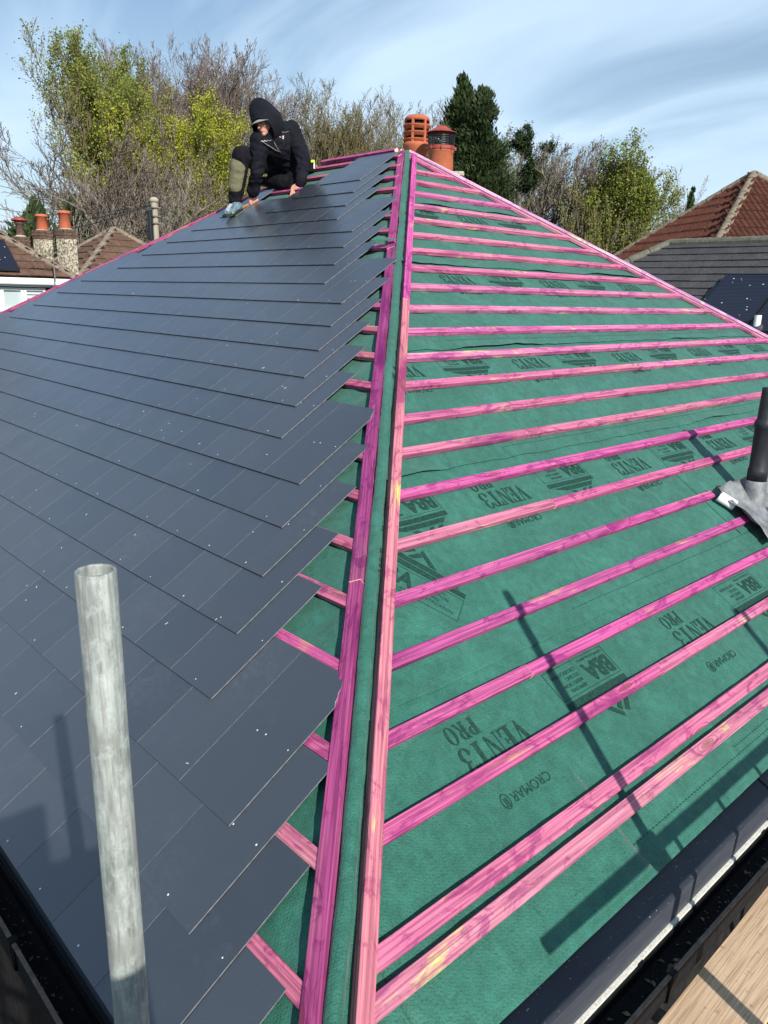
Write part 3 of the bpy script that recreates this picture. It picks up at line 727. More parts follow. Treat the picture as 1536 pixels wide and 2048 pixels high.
def print_bba():
    P = frame_(0, 0, .42, .135, .0022)
    b, wb = fp('BBA', .115, .004, .88); P += shift(b, .012, .040)
    for k, s_ in enumerate(['APPROVAL', 'INSPECTION', 'TESTING', 'CERTIFICATION']):
        q, _ = fp(s_, .023, 0.0, .95); P += shift(q, .235, .105-.026*k)
    q, _ = fp('CERTIFICATE No 08/4553', .017, 0.0, 1.0); P += shift(q, .014, .012)
    P += rect(0, .148, .42, .176)
    # open triangle pennant
    P += [[(.03, .184), (.39, .184), (.30, .212), (.06, .212)], [(.07, .220), (.10, .220), (.155, .275), (.135, .288)], [(.13, .220), (.155, .220), (.19, .255), (.172, .272)], [(.27, .220), (.235, .220), (.175, .278), (.182, .300)]]
    return P
_pb = {}
def print_base(kind):
    if kind in _pb: return _pb[kind]
    P = {'vent': print_vent, 'maker': print_maker, 'bba': print_bba}[kind]()
    bm = bmesh.new()
    for q in P:
        try: bm.faces.new([bm.verts.new((x, y, 0)) for x, y in q])
        except ValueError: pass
    for ax in (0, 1):
        for k in range(-6, 16):
            p0 = [0, 0, 0]; p0[ax] = k*.035; nn = [0, 0, 0]; nn[ax] = 1
            bmesh.ops.bisect_plane(bm, geom=list(bm.verts)+list(bm.edges)+list(bm.faces), plane_co=p0, plane_no=nn)
    me = bpy.data.meshes.new('pb'); bm.to_mesh(me); bm.free(); _pb[kind] = me; return me
def laph(x, d):
    # extra height of strip stacking
    e = [0.02]+LAPS+[5.955]
    for i in range(6):
        if d <= e[i+1] or i == 5:
            top = max(.02, e[i]-.10); k = (d-top)/(e[i+1]-top); h = .004*min(1, k*1.4)
            q = (d-(e[i+1]-.10))/.10
            if q > 0:
                up = min(1, max(0, float(vn(x*1.3, 0*x+e[i+1]*3, 1.7))*1.6))**1.5
                h += (0.9 if i < 5 else .3)*(.0035+.016*up)*min(q, 1)**2
            return h
def imprint(kind, x0, d0, rot=180, s=1.0):
    base = print_base(kind); ca, sa = math.cos(math.radians(rot)), math.sin(math.radians(rot)); V = []
    xs = []; ds = []
    for v in base.vertices:
        x = (v.co.x*ca-v.co.y*sa)*s+x0; up = (v.co.x*sa+v.co.y*ca)*s; xs.append(x); ds.append(d0-up)
    H = hmem(np.array(xs), np.array(ds))
    for x, d, h in zip(xs, ds, H):
        pz = .0075*min(1, max(0, (d-3.93)/1.05)*1.4)+.001 if (-1.14 < x < .9 and 3.93 < d < 4.98) else 0
        V.append(PR(d, x, float(h)+max(laph(x, d), pz)+.0022))
    F = []
    lim_ok = [abs(x) < d*CO-.02 for x, d in zip(xs, ds)]
    for p in base.polygons:
        ids = tuple(p.vertices)
        if all(lim_ok[i] for i in ids): F.append(ids)
    if not F: return
    me = mesh_from('printed_lettering', V, F); me.materials.append(M['print'])
    st = min(range(6), key=lambda i: abs((edges[i]+edges[i+1])/2-d0)); o = link('printed_lettering', me); part(o, strips[st]); return o
# rows of print: (row d of the VENT3 baseline, first VENT x, first BBA x)
for d0 in (1.33, 2.33, 3.33, 4.34, 5.375):
    ph = {1.33: .10, 2.33: .22, 3.33: .05, 4.34: -.02, 5.375: 0.0}[d0]
    for k in range(-1, 9):
        xv = -3.60+1.50*k+ph if d0 > 5 else -2.50+1.22*k+ph
        xb = -2.93+1.50*k+ph if d0 > 5 else -1.90+1.22*k+ph
        if -d0*CO+.30 < xv < d0*CO: (imprint('vent', xv, d0-.09), imprint('maker', xv, d0-.09))
        if -d0*CO+.42 < xb < d0*CO: imprint('bba', xb, d0-.19)
imprint('bba', -3.78, 4.50, rot=-55, s=1.0)
# dashed lap lines
for dd, a, b in ((5.845, -3.9, -1.2), (5.815, -2.7, 1.0), (4.985, -2.9, 0.2), (4.93, -2.9, .2), (3.98, -2.4, 1.5), (3.02, -2, 2)):
    m = MB(); x = a
    while x < b:
        h = float(hmem(x, dd))+laph(x, dd)+.0022; h2 = float(hmem(x+.014, dd))+laph(x+.014, dd)+.0022
        if abs(x) < dd*CO-.1: m.add([PR(dd-.0015, x, h), PR(dd+.0015, x, h), PR(dd+.0015, x+.014, h2), PR(dd-.0015, x+.014, h2)], [(0, 1, 2, 3)])
        x += .022
    o = m.build('printed_dashes', M['print']); o['kind'] = 'stuff'; part(o, strips[5 if dd > 5.06 else 4 if dd > 4.06 else 3 if dd > 3.1 else 2])

# ------------------------------------------------------------------ eaves: tray, fascia, pale strip, gutter with brackets
XE0, XE1 = -5.12, 5.1
def eaves_run(side):
    # local frame: along axis A, outward axis O
    if side == 'R': A = Vector((1, 0, 0)); O = Vector((0, -1, 0)); a0, a1 = -5.12, 5.12; 
    else: A = Vector((0, 1, 0)); O = Vector((-1, 0, 0)); a0, a1 = -5.12, RIDGE+5.12
    Z = Vector((0, 0, 1)); off = 0.0
    def pt(a, o_, z): return A*a+O*o_+Z*z
    def prof(name, poly, mat, aa, bb, **k):
        m = MB(); n = len(poly); V = [pt(aa, o_, z) for o_, z in poly]+[pt(bb, o_, z) for o_, z in poly]
        F = [(i, (i+1) % n, n+(i+1) % n, n+i) for i in range(n)]+[tuple(range(n))[::-1], tuple(range(n, 2*n))]
        m.add(V, F); bm = bmesh.new(); me = mesh_from(name, m.v, m.f); bm.from_mesh(me); bmesh.ops.recalc_face_normals(bm, faces=bm.faces); bm.to_mesh(me); bm.free(); me.materials.append(mat); o = link(name, me); part(o); return o
    # tray pieces 1.5 m long with butt joints
    cuts = [a0]+([-2.70+1.53*k for k in range(6)] if side == 'R' else [-3.6+1.53*k for k in range(7)])+[a1]
    for c0, c1 in zip(cuts[:-1], cuts[1:]):
        prof('eaves_tray', [(4.93, -3.170), (5.085, -3.253), (5.088, -3.256), (5.083, -3.2562), (4.93, -3.176)], M['navy'], c0+.0015, c1-.0015)
        prof('fascia_board', [(5.062, -3.2565), (5.090, -3.2565), (5.084, -3.362), (5.062, -3.362)], M['fascia'], c0+.0015, c1-.0015)
        if c0 != a0: prof('joint_cover', [(4.95, -3.176), (5.086, -3.2465), (5.0925, -3.25), (5.0925, -3.300), (5.0905, -3.300), (5.0905, -3.262), (5.083, -3.2545), (4.95, -3.178)], M['black'], c0-.0022, c0+.0022)
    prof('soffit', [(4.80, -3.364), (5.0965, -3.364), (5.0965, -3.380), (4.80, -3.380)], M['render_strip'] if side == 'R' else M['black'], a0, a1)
    # gutter: open trough
    go, gz = 5.10, -3.372
    th = .003; W_ = .098; D_ = .058
    o = prof('gutter', [(go, gz), (go, gz-D_), (go+.02, gz-D_-.012), (go+W_-.02, gz-D_-.012), (go+W_, gz-D_), (go+W_+.002, gz+.030), (go+W_+.008, gz+.034), (go+W_+.008, gz+.037), (go+W_-.003, gz+.037), (go+W_-.003, gz-D_+.003), (go+W_-.022, gz-D_-.008), (go+.022, gz-D_-.008), (go+.003, gz-D_+.003), (go+.003, gz)], M['gutter'], a0, a1)
    lip = prof('gutter_lip', [(go+W_-.004, gz+.0375), (go+W_+.009, gz+.0375), (go+W_+.009, gz+.0415), (go+W_-.004, gz+.0415)], M['gutter_lip'], a0, a1)
    for k in range(11):
        b = a0+.42+.95*k
        if b > a1: break
        q = MB(); path = [(go-.003, gz+.004), (go-.0035, gz-.066), (go+.02, gz-.0755), (go+W_-.02, gz-.0755), (go+W_+.007, gz-.062), (go+W_+.013, gz+.030), (go+W_+.011, gz+.046), (go+W_-.012, gz+.046)]
        for (o1, z1), (o2, z2) in zip(path[:-1], path[1:]):
            p1, p2 = pt(b, o1, z1), pt(b, o2, z2); dv = (p2-p1); nv_ = A.cross(dv).normalized(); q.box((p1+p2)/2, dv/2*1.04, A*.014, nv_*.0018)
        P_(q, 'gutter_bracket', M['gutter'])
    # leaf litter and grit in the trough
    m = MB()
    for _ in range(420):
        a = rnd.uniform(a0, min(a1, -1.0)); o_ = go+rnd.uniform(.012, W_-.012); s_ = rnd.uniform(.0015, .007) if rnd.random() < .9 else rnd.uniform(.008, .016); q = rnd.uniform(0, 6)
        c_ = pt(a, o_, gz-D_-.004+rnd.uniform(0, .006)); u = A*math.cos(q)+O*math.sin(q); v = A*-math.sin(q)+O*math.cos(q)
        m.add([c_+u*s_, c_+v*s_*.5+Z*.002, c_-u*s_*.9, c_-v*s_*.6+Z*.003], [(0, 1, 2, 3)])
    o = m.build('gutter_debris', M['debris']); o['kind'] = 'stuff'; part(o)
M['gutter_lip'] = simple('weathered_gutter_lip', (0.13, 0.105, 0.085), 0.8, 0.2, var=0.4, scale=30)
M['debris'] = simple('leaf_debris', (0.17, 0.14, 0.10), 0.9, 0.1, var=0.7, scale=60)
eaves_run('R'); eaves_run('L')

# ------------------------------------------------------------------ vent pipe (part of the house), lead sleeve, white roll
vb = PR(4.83, -.695); VX, VY, VZ = vb
v = MB(); v.lathe((VX, VY, VZ-.10), [(.060, 0), (.060, .30), (.0605, .30), (.0605, .335), (.056, .345), (.056, .60), (.0575, .601), (.063, .605), (.063, .640), (.056, .648), (.052, .66), (.048, .82), (.048, .85), (.044, .852), (.044, .78), (.0, .78)], 32)
vp = P_(v, 'vent_pipe', M['pipe'], smooth=False)
for p_ in vp.data.polygons: p_.use_smooth = True
vp['label'] = 'black plastic soil vent pipe standing in the green membrane'
l = MB(); l.lathe((VX, VY, VZ-.05), [(.075, 0), (.0665, .05), (.0655, .215), (.0625, .218)], 32); o = l.build('lead_sleeve', M['lead'], None, smooth=True); part(o, vp)
# crumpled lead apron
V = []; F = []; nu, nv = 26, 22
for j in range(nv):
    for i in range(nu):
        x = VX-.36+.68*i/(nu-1); d = 4.83-.17+.46*j/(nv-1)
        e = max(abs(i/(nu-1)-.5), abs(j/(nv-1)-.5))*2
        h = .014+.030*mnoise.noise(Vector((x*7, d*7, 1)))*e+.06*max(0, e-.45)*(1+1.4*mnoise.noise(Vector((x*11, d*7, 7))))+.006*mnoise.noise(Vector((x*30, d*30, 2)))
        V.append(PR(d, x, h+.026))
for j in range(nv-1):
    for i in range(nu-1):
        F.append((j*nu+i, (j+1)*nu+i, (j+1)*nu+i+1, j*nu+i+1))
me = mesh_from('lead_apron', V, F, True); me.materials.append(M['lead']); o = link('lead_apron', me); part(o, vp); md = o.modifiers.new('t', 'SOLIDIFY'); md.thickness = .0022
# white backing roll curling off the apron's left corner
V = []; F = []
for j in range(14):
    a = -0.6+3.9*j/13; r_ = .036
    for i in range(7):
        c_ = PR(4.71+.10*i/6, -1.045+.05*i/6, .045); u_ = Vector((1, 0, 0)).lerp(-DR, .25).normalized(); V.append(c_+u_*(-math.cos(a)*r_)*1.2+NR*math.sin(a)*r_*.95)
for j in range(13):
    for i in range(6): F.append((j*7+i, j*7+i+1, (j+1)*7+i+1, (j+1)*7+i))
me = mesh_from('white_backing_strip', V, F, True); me.materials.append(M['white']); o = link('white_backing_strip', me); part(o, vp); md = o.modifiers.new('t', 'SOLIDIFY'); md.thickness = .002

# ------------------------------------------------------------------ chimney with two pots (parts of the house)
c1 = at(832, 316, 10.9); c2 = at(880, 352, 10.5)
ctop = at(905, 352, 10.6).z-.02
axx = Vector((CR[0], CR[1], 0)).normalized(); axy = Vector((-axx.y, axx.x, 0)); mid = (c1+c2)/2
w = MB(); w.box((mid.x+.05, mid.y+.04, (ctop-2.2)/2), axx*.40, axy*.28, (0, 0, (ctop+2.2)/2)); ck = P_(w, 'chimney', M['brick'])
w = MB(); w.box((mid.x+.05, mid.y+.04, ctop+.03), axx*.43, axy*.31, (0, 0, .028)); o = w.build('flaunching', M['mortar'], None, bevel=.012); part(o, ck)
# pot 1: louvred terminal
pb1 = Vector((c1.x, c1.y, ctop)); k1 = (c1-Vector(CAM)).length/FPX
zt = at(832, 229, 10.9).z; zcol = at(832, 288, 10.9).z
p1 = MB(); p1.lathe(pb1, [(.135, 0), (.128, zcol-ctop-.11), (.140, zcol-ctop-.09), (.168, zcol-ctop-.03), (.172, zcol-ctop), (.160, zcol-ctop+.012), (.150, zcol-ctop+.012)], 40)
H1 = zt-zcol
p1b = MB(); p1b.lathe(pb1+Vector((0, 0, zcol-ctop)), [(.142, H1*.80), (.156, H1*.79), (.158, H1*.90), (.140, H1*.96), (.118, H1), (.10, H1), (.10, H1*.9)], 40)
pot = P_(p1, 'chimney_pot', M['terracotta'], smooth=True); o = p1b.build('terminal_cap', M['terracotta'], None, smooth=True); part(o, pot); pot['label'] = 'tall terracotta pot with louvred slots'
for k in range(3):
    z0 = H1*(.01+.25*k); q = MB(); q.lathe(pb1+Vector((0, 0, zcol-ctop)), [(.130, z0), (.150, z0), (.156, z0+H1*.10), (.176, z0+H1*.135), (.173, z0+H1*.15), (.146, z0+H1*.12), (.128, z0+.01)], 40)
    o = q.build('louvre', M['terracotta'], None, smooth=True); part(o, pot)
for k in range(6):
    a = math.pi*2*k/6+.45; q = MB(); r0 = Vector((math.cos(a), math.sin(a), 0)); q.box(pb1+Vector((0, 0, zcol-ctop+H1*.42))+r0*.150, r0*.012, Vector((-r0.y, r0.x, 0))*.014, (0, 0, H1*.42)); o = q.build('rib', M['terracotta']); part(o, pot)
q = MB(); q.lathe(pb1+Vector((0, 0, zcol-ctop)), [(.10, 0), (.10, H1*.85)], 24); o = q.build('inner_flue', M['black']); part(o, pot)
# pot 2: plain pot with mesh cowl
pb2 = Vector((c2.x, c2.y, ctop)); f2 = lambda y: at(880, y, 10.5).z-ctop
p2 = MB(); p2.lathe(pb2, [(.158, 0), (.150, f2(306)), (.160, f2(304)), (.163, f2(300)), (.16, f2(296)), (.13, f2(296))], 36); pot2 = P_(p2, 'chimney_pot', M['terracotta'], smooth=True); pot2['label'] = 'short terracotta pot under a mesh cowl'
q = MB(); q.lathe(pb2, [(.165, f2(300)), (.172, f2(299)), (.172, f2(293)), (.165, f2(292))], 36)
for k in range(8):
    a = k*math.pi/4; r0 = Vector((math.cos(a), math.sin(a), 0)); q.box(pb2+r0*.175+Vector((0, 0, f2(296))), r0*.012, Vector((-r0.y, r0.x, 0))*.005, (0, 0, .02))
o = q.build('clamp_band', M['terra_dark'], None); part(o, pot2)
q = MB(); q.lathe(pb2, [(.185, f2(263)), (.187, f2(265)), (.13, f2(259)), (.075, f2(252)), (.055, f2(249)), (.0, f2(248))], 36); q.lathe(pb2, [(.184, f2(266)), (.1, f2(262)), (0, f2(258))], 36); o = q.build('cowl', M['terra_dark'], None, smooth=True); part(o, pot2)
q = MB()
for k in range(30):
    a = 2*math.pi*k/30; r0 = Vector((math.cos(a), math.sin(a), 0)); q.tube([pb2+r0*.158+Vector((0, 0, f2(295))), pb2+r0*.166+Vector((0, 0, f2(264)))], .0032, 4)
for k in range(9):
    z = f2(294)+(f2(264)-f2(294))*k/8; q.tube([pb2+Vector((math.cos(a)*.162, math.sin(a)*.162, z)) for a in np.linspace(0, 6.283, 25)], .0030, 4, cap=False)
o = q.build('wire_guard', M['black']); o['kind'] = 'stuff'; part(o, pot2)

# ------------------------------------------------------------------ scaffold
scf = empty('scaffold', (-5.405, -5.155, GROUND)); tag(scf, 'galvanised steel tube scaffold whose upright stands in front of the slates', 'scaffold')
TR = .0225
def tube(name, a, b, r=TR, hollow=True, label=None, mat='galv'):
    a, b = Vector(a), Vector(b); ax = (b-a).normalized(); L = (b-a).length
    m = MB(); prof = [(r*.0, 0), (r, 0), (r, L-.0012), (r-.0012, L), (r-.0034, L), (r-.0042, L-.002), (r-.0042, L-.35), (0, L-.35)]
    m.lathe((0, 0, 0), prof, 28)
    me = mesh_from(name, m.v, m.f, True); me.materials.append(M[mat]); o = bpy.data.objects.new(name, me); C.objects.link(o); part(o, scf)
    q = ax.to_track_quat('Z', 'Y').to_matrix().to_4x4(); q.translation = a; setw(o, q)
    if label: o['label'] = label
    for p_ in me.polygons:
        if abs(p_.normal.z) > .8: p_.use_smooth = False
    return o
tube('standard', (-5.405, -5.155, GROUND+.03), (-5.408, -5.153, -1.655), label='foremost galvanised upright with an open top')
RS = np.array([-3.188, -4.042, -2.579])+2.29*SUN
tube('standard', (RS[0], RS[1], GROUND+.03), (RS[0], RS[1], RS[2]))
tube('standard', (-1.2, RS[1], GROUND+.03), (-1.2, RS[1], RS[2]-.1))
tube('standard', (-5.42, -3.35, GROUND+.03), (-5.42, -3.35, -3.62))
tube('ledger', (-5.37, -6.6, -3.72), (-5.37, 4.0, -3.72)); 
RY = RS[1]+.052
Q = np.array([-4.11, -4.97, -3.165]); tq = (-RY+Q[1])/0.81*np.linalg.norm([-.25, -.81, .53]); 
tq = (Q[1]-RY)/(-SUN[1]); PE = Q+tq*SUN
GZ = PE[2]
tube('guard_rail', (PE[0], RY, GZ), (3.2, RY, GZ))
# rungs and lower chord: a ladder beam lashed below the rail
lad = MB(); 
for k in range(16):
    x = -3.02-.0+.335*k - .36
    o = tube('rung', (x+PE[0]-Q[0]+.03, RY, GZ-.30), (x+PE[0]-Q[0]+.03, RY, GZ-.02), r=.012)
tube('lower_chord', (-6.2, RY, GZ-.112), (3.2, RY, GZ-.112), r=.034)
for (x, y, z) in ((RS[0], RS[1]+.03, GZ), (-1.2, RS[1]+.03, GZ), (-5.405, -5.19, -3.56), (-5.40, -5.155, -3.72)):
    q = MB(); q.box((x, y, z), (.045, 0, 0), (0, .052, 0), (0, 0, .040)); q.box((x, y, z+.0), (.03, 0, 0), (0, .068, 0), (0, 0, .022)); q.tube([(x+.03, y-.03, z+.03), (x+.03, y-.03, z+.085)], .009, 6); q.tube([(x+.03, y-.03, z+.06), (x+.03, y-.03, z+.078)], .016, 6)
    o = q.build('coupler', M['steel'], None, bevel=.006); part(o, scf)
# back rail and an upright behind the camera that shade the lower-left of the view
tube('standard', (-6.35, -6.75, GROUND+.03), (-6.35, -6.75, -1.0)); tube('guard_rail', (-6.6, -6.72, -2.35), (3.2, -6.72, -2.35)); tube('guard_rail', (-6.6, -6.72, -2.85), (3.2, -6.72, -2.85))
tube('standard', (-2.55, -6.75, GROUND+.03), (-2.55, -6.75, -1.4)); tube('transom', (-2.55, -6.85, -3.49), (-2.55, -5.15, -3.49)); tube('transom', (-3.75, -6.85, -3.515), (-3.75, -5.15, -3.515))
tube('transom', (-5.35, -6.85, -3.515), (-5.35, -5.10, -3.515)); tube('transom', (-.6, -6.85, -3.49), (-.6, -5.15, -3.49))
# boards: run along X, and along Y on the left side
def board(x0, x1, yc, z, skew=0.0, label='', grp='scaffold boards of the working platform'):
    m = MB(); L = x1-x0; w_, t_ = .1125, .019; n = 14; V = []; F = []; sd = rnd.random()*50
    for i in range(n+1):
        x = L*i/n-L/2; e = .0025*mnoise.noise(Vector((i*.7+sd, 0, 0)))
        if i in (0, n): e = 0
        for yy, zz in ((-w_-e, -t_), (w_+e, -t_), (w_+e, t_-.003), (w_+e-.003, t_), (-w_-e+.003, t_), (-w_-e, t_-.003)): V.append((x, yy, zz))
    for i in range(n):
        for k in range(6): F.append((i*6+k, (i+1)*6+k, (i+1)*6+(k+1) % 6, i*6+(k+1) % 6))
    F.append((5, 4, 3, 2, 1, 0)); F.append(tuple(n*6+k for k in range(6)))
    me = mesh_from('scaffold_board', V, F); bm = bmesh.new(); bm.from_mesh(me); bmesh.ops.recalc_face_normals(bm, faces=bm.faces); bm.to_mesh(me); bm.free(); me.materials.append(M['board']); o = link('scaffold_board', me); o.location = ((x0+x1)/2, yc, z); o.rotation_euler = (0, 0, skew)
    tag(o, label, 'plank', grp); return o
board(-5.25, -1.35, -5.318, -3.470, .012, 'brown weathered scaffold board lying nearest the gutter')
board(-5.30, -1.40, -5.553, -3.472, .0, 'weathered scaffold board second from the gutter')
board(-5.25, -1.38, -5.786, -3.470, -.004, 'weathered scaffold board third from the gutter')
board(-5.28, -1.40, -6.06, -3.472, .0, 'weathered scaffold board fourth from the gutter')
board(-1.33, 2.5, -5.33, -3.445, .004, 'far scaffold board next to the gutter beyond the first')
# added unseen boards: throw the camera holder's stepped shade on pole foot and slates
def shade_board(x, y, w_, z1, label, th=0.0):
    m = MB(); m.abox(-w_/2, w_/2, -.019, .019, -3.45-z1, 0); o = m.build('scaffold_board', M['board'], None, bevel=.004); o.location = (x, y, z1); o.rotation_euler = (0, 0, th); tag(o, label, 'plank'); return o
shade_board(-5.69, -6.10, .225, -1.60, 'shorter added shade board, out of view behind the camera')
shade_board(-5.90, -6.13, .20, -1.36, 'taller added shade board, out of view beside the shorter one')
# ------------------------------------------------------------------ neighbouring houses
def hit(px, py, p0, n_):
    d = Vector(ray(px, py)); c = Vector(CAM); return c+d*((Vector(p0)-c).dot(n_)/d.dot(n_))
def rows_between(tri, v): pass
class HipRoof:
    def __init__(s, root, c, rz, ax, ay, ez, pitch, tile, ridge, kind='plain', gauge=.30, tw=.30, parts=False, vis=('front', 'left', 'right', 'back')):
        # rectangular plan, half sizes ax>=ay or ay>=ax, ridge along the longer axis
        s.c = Vector((c[0], c[1], 0)); s.rz = rz; s.ax, s.ay, s.ez = ax, ay, ez; s.t = math.tan(pitch); s.p = pitch; s.root = root
        R_ = Matrix.Rotation(rz, 3, 'Z'); s.X = R_ @ Vector((1, 0, 0)); s.Y = R_ @ Vector((0, 1, 0)); s.h = min(ax, ay)*s.t
        rl = abs(ax-ay); 
        s.r0 = s.w(-rl if ax > ay else 0, -rl if ay > ax else 0, ez+s.h); s.r1 = s.w(rl if ax > ay else 0, rl if ay > ax else 0, ez+s.h)
        s.k = {'sw': s.w(-ax, -ay, ez), 'se': s.w(ax, -ay, ez), 'ne': s.w(ax, ay, ez), 'nw': s.w(-ax, ay, ez)}
        deck = MB(); r0, r1 = s.r0.copy(), s.r1.copy(); dz = Vector((0, 0, -.06))
        sw, se, ne, nw = [s.k[q] for q in ('sw', 'se', 'ne', 'nw')]
        V = [v+dz for v in (sw, se, ne, nw, r0, r1)]
        F = [(0, 1, 5, 4), (1, 2, 5), (2, 3, 4, 5), (3, 0, 4)] if ax > ay else [(0, 1, 4), (1, 2, 5, 4), (2, 3, 5), (3, 0, 4, 5)]
        deck.add(V, F+[(3, 2, 1, 0)]); s.deck = P_(deck, 'roof', tile, root)
        for side in vis:
            s.tiles(side, tile, kind, gauge, tw, parts)
        for nm, a, b in (('sw', sw, r0), ('se', se, r1 if ax > ay else r0), ('ne', ne, r1), ('nw', nw, r0 if ax > ay else r1)):
            s.ridge(a, b, ridge)
        if rl > .05: s.ridge(r0, r1, ridge)
        w_ = MB(); i = .35; w_.box(s.w(0, 0, (GROUND+ez-.05)/2), s.X*(ax-i), s.Y*(ay-i), (0, 0, (ez-.05-GROUND)/2)); s.wall = P_(w_, 'wall', M['brick'], root)
    def w(s, x, y, z): return s.c+s.X*x+s.Y*y+Vector((0, 0, z))
    def side(s, side):
        ax, ay = s.ax, s.ay
        if side == 'front': o = s.k['sw']; u = s.X; L = 2*ax; inn = s.Y; dep = min(ax, ay)
        if side == 'back': o = s.k['ne']; u = -s.X; L = 2*ax; inn = -s.Y; dep = min(ax, ay)
        if side == 'left': o = s.k['nw']; u = -s.Y; L = 2*ay; inn = s.X; dep = min(ax, ay)
        if side == 'right': o = s.k['se']; u = s.Y; L = 2*ay; inn = -s.X; dep = min(ax, ay)
        up = (inn*math.cos(s.p)+Vector((0, 0, 1))*math.sin(s.p)); n_ = u.cross(up).normalized()
        if n_.z < 0: n_ = -n_
        return o, u, up, n_, L, dep/math.cos(s.p)
    def tiles(s, side, mat, kind, gauge, tw, parts):
        o, u, up, n_, L, S = s.side(side); m = MB(); nrow = int(S/gauge)+1; cnt = 0
        shared = None
        for r in range(nrow):
            v0 = r*gauge; v1 = min(v0+gauge+.03, S)
            inset0 = v0*math.cos(s.p); 
            ua, ub = inset0, L-inset0
            if ub-ua < .1: break
            off = (r % 2)*tw/2
            k = int(math.floor((ua-off)/tw))
            while off+k*tw < ub:
                a = max(off+k*tw, ua); b = min(off+(k+1)*tw-.006, ub); k += 1
                if b-a < .03: continue
                lift = .035+rnd.uniform(-.004, .006)
                if parts and cnt < 290 and s.inview(o+u*(a+b)/2+up*v0):
                    q = MB(); P = [(a, v0, lift), (b, v0, lift), (b-(0 if b < ub-.01 else .02), v1, .012), (a+(0 if a > ua+.01 else .02), v1, .012)]
                    V = [o+u*x+up*y+n_*(z-.018) for x, y, z in P]+[o+u*x+up*y+n_*z for x, y, z in P]
                    q.add(V, [(0, 3, 2, 1), (4, 5, 6, 7), (0, 1, 5, 4), (1, 2, 6, 5), (2, 3, 7, 6), (3, 0, 4, 7)])
                    ob = P_(q, 'roof_slate', mat, s.deck); cnt += 1; continue
                if kind == 'plain':
                    P = [(a, v0, lift), (b, v0, lift), (b, v1, .012), (a, v1, .012)]
                    V = [o+u*x+up*y+n_*(z-.022) for x, y, z in P[:2]]+[o+u*x+up*y+n_*z for x, y, z in P]
                    m.add(V, [(0, 1, 3, 2), (2, 3, 4, 5)])
                else:       # ribbed (roman) tile: two rolls each
                    xs = [0, .16, .25, .34, .5, .66, .75, .84, 1]; zs = [0, 0, .035, 0, 0, 0, .035, 0, 0]; V = []; F = []
                    for fx, fz in zip(xs, zs):
                        x = a+(b-a)*fx; V += [o+u*x+up*v0+n_*(lift+fz-.03), o+u*x+up*v0+n_*(lift+fz), o+u*x+up*v1+n_*(.01+fz)]
                    for i in range(8): F += [(i*3, i*3+3, i*3+4, i*3+1), (i*3+1, i*3+4, i*3+5, i*3+2)]
                    m.add(V, F)
        if m.v:
            ob = P_(m, 'roof_slate' if parts else 'roof_tile', mat, s.deck); ob['kind'] = 'stuff'
    def inview(s, P):
        v = np.array(P)-CAM; z = v@CF
        if z < 0: return False
        x = 768+FPX*(v@CR)/z; y = 1024-FPX*(v@CU)/z; return -30 < x < 1570 and y < 700
    def ridge(s, a, b, mat):
        L = (b-a).length; t_ = (b-a).normalized(); n = max(2, int(L/.42)); lat = t_.cross(Vector((0, 0, 1))).normalized(); up = lat.cross(t_).normalized()
        if up.z < 0: up = -up
        far = not (s.inview(a) or s.inview(b) or s.inview((a+b)/2))
        m = MB()
        for i in range(n):
            p0 = a+t_*(L*i/n); p1 = a+t_*(L*(i+1)/n-.008); r0 = (.095 if s.c.x < 10 or s.c.y > 8 else .12)+rnd.uniform(-.006, .006); r1 = r0-.012; V = []; F = []
            for p, r_ in ((p0, r0), (p1, r1)):
                for j in range(9):
                    w_ = math.pi*(-.12+1.24*j/8); V.append(p+lat*math.cos(w_)*r_+up*(math.sin(w_)*r_*.85-.005))
            for j in range(8): F.append((j, j+1, 10+j, 9+j))
            F.append(tuple(range(9)))
            if far: m.add(V, F)
            else: q = MB(); q.add(V, F); P_(q, 'ridge_tile', mat, s.deck)
        if m.v: o = P_(m, 'ridge_tile', mat, s.deck); o['kind'] = 'stuff'

# left neighbour with the white bay
cA = athz(152, 556, 18.0)
hA = empty('neighbour_house', (cA.x-5, cA.y+4, GROUND)); tag(hA, 'brown tiled house at the far left edge with a white panelled bay window', 'house')
rA = HipRoof(hA, (cA.x-5.0, cA.y+3.4), 0, 5.0, 3.4, cA.z, math.radians(37), M['tile_brown'], M['ridge_tile'], gauge=.23, tw=.26, vis=('front', 'right'))
gt = MB(); gt.abox(cA.x-10.1, cA.x+.05, cA.y-.14, cA.y-.02, cA.z-.16, cA.z-.03); P_(gt, 'gutter', M['white'], hA, bevel=.02)
gt = MB(); gt.abox(cA.x-10.0, cA.x-.0, cA.y-.02, cA.y+.34, cA.z-.20, cA.z-.165); P_(gt, 'soffit', M['white'], hA)
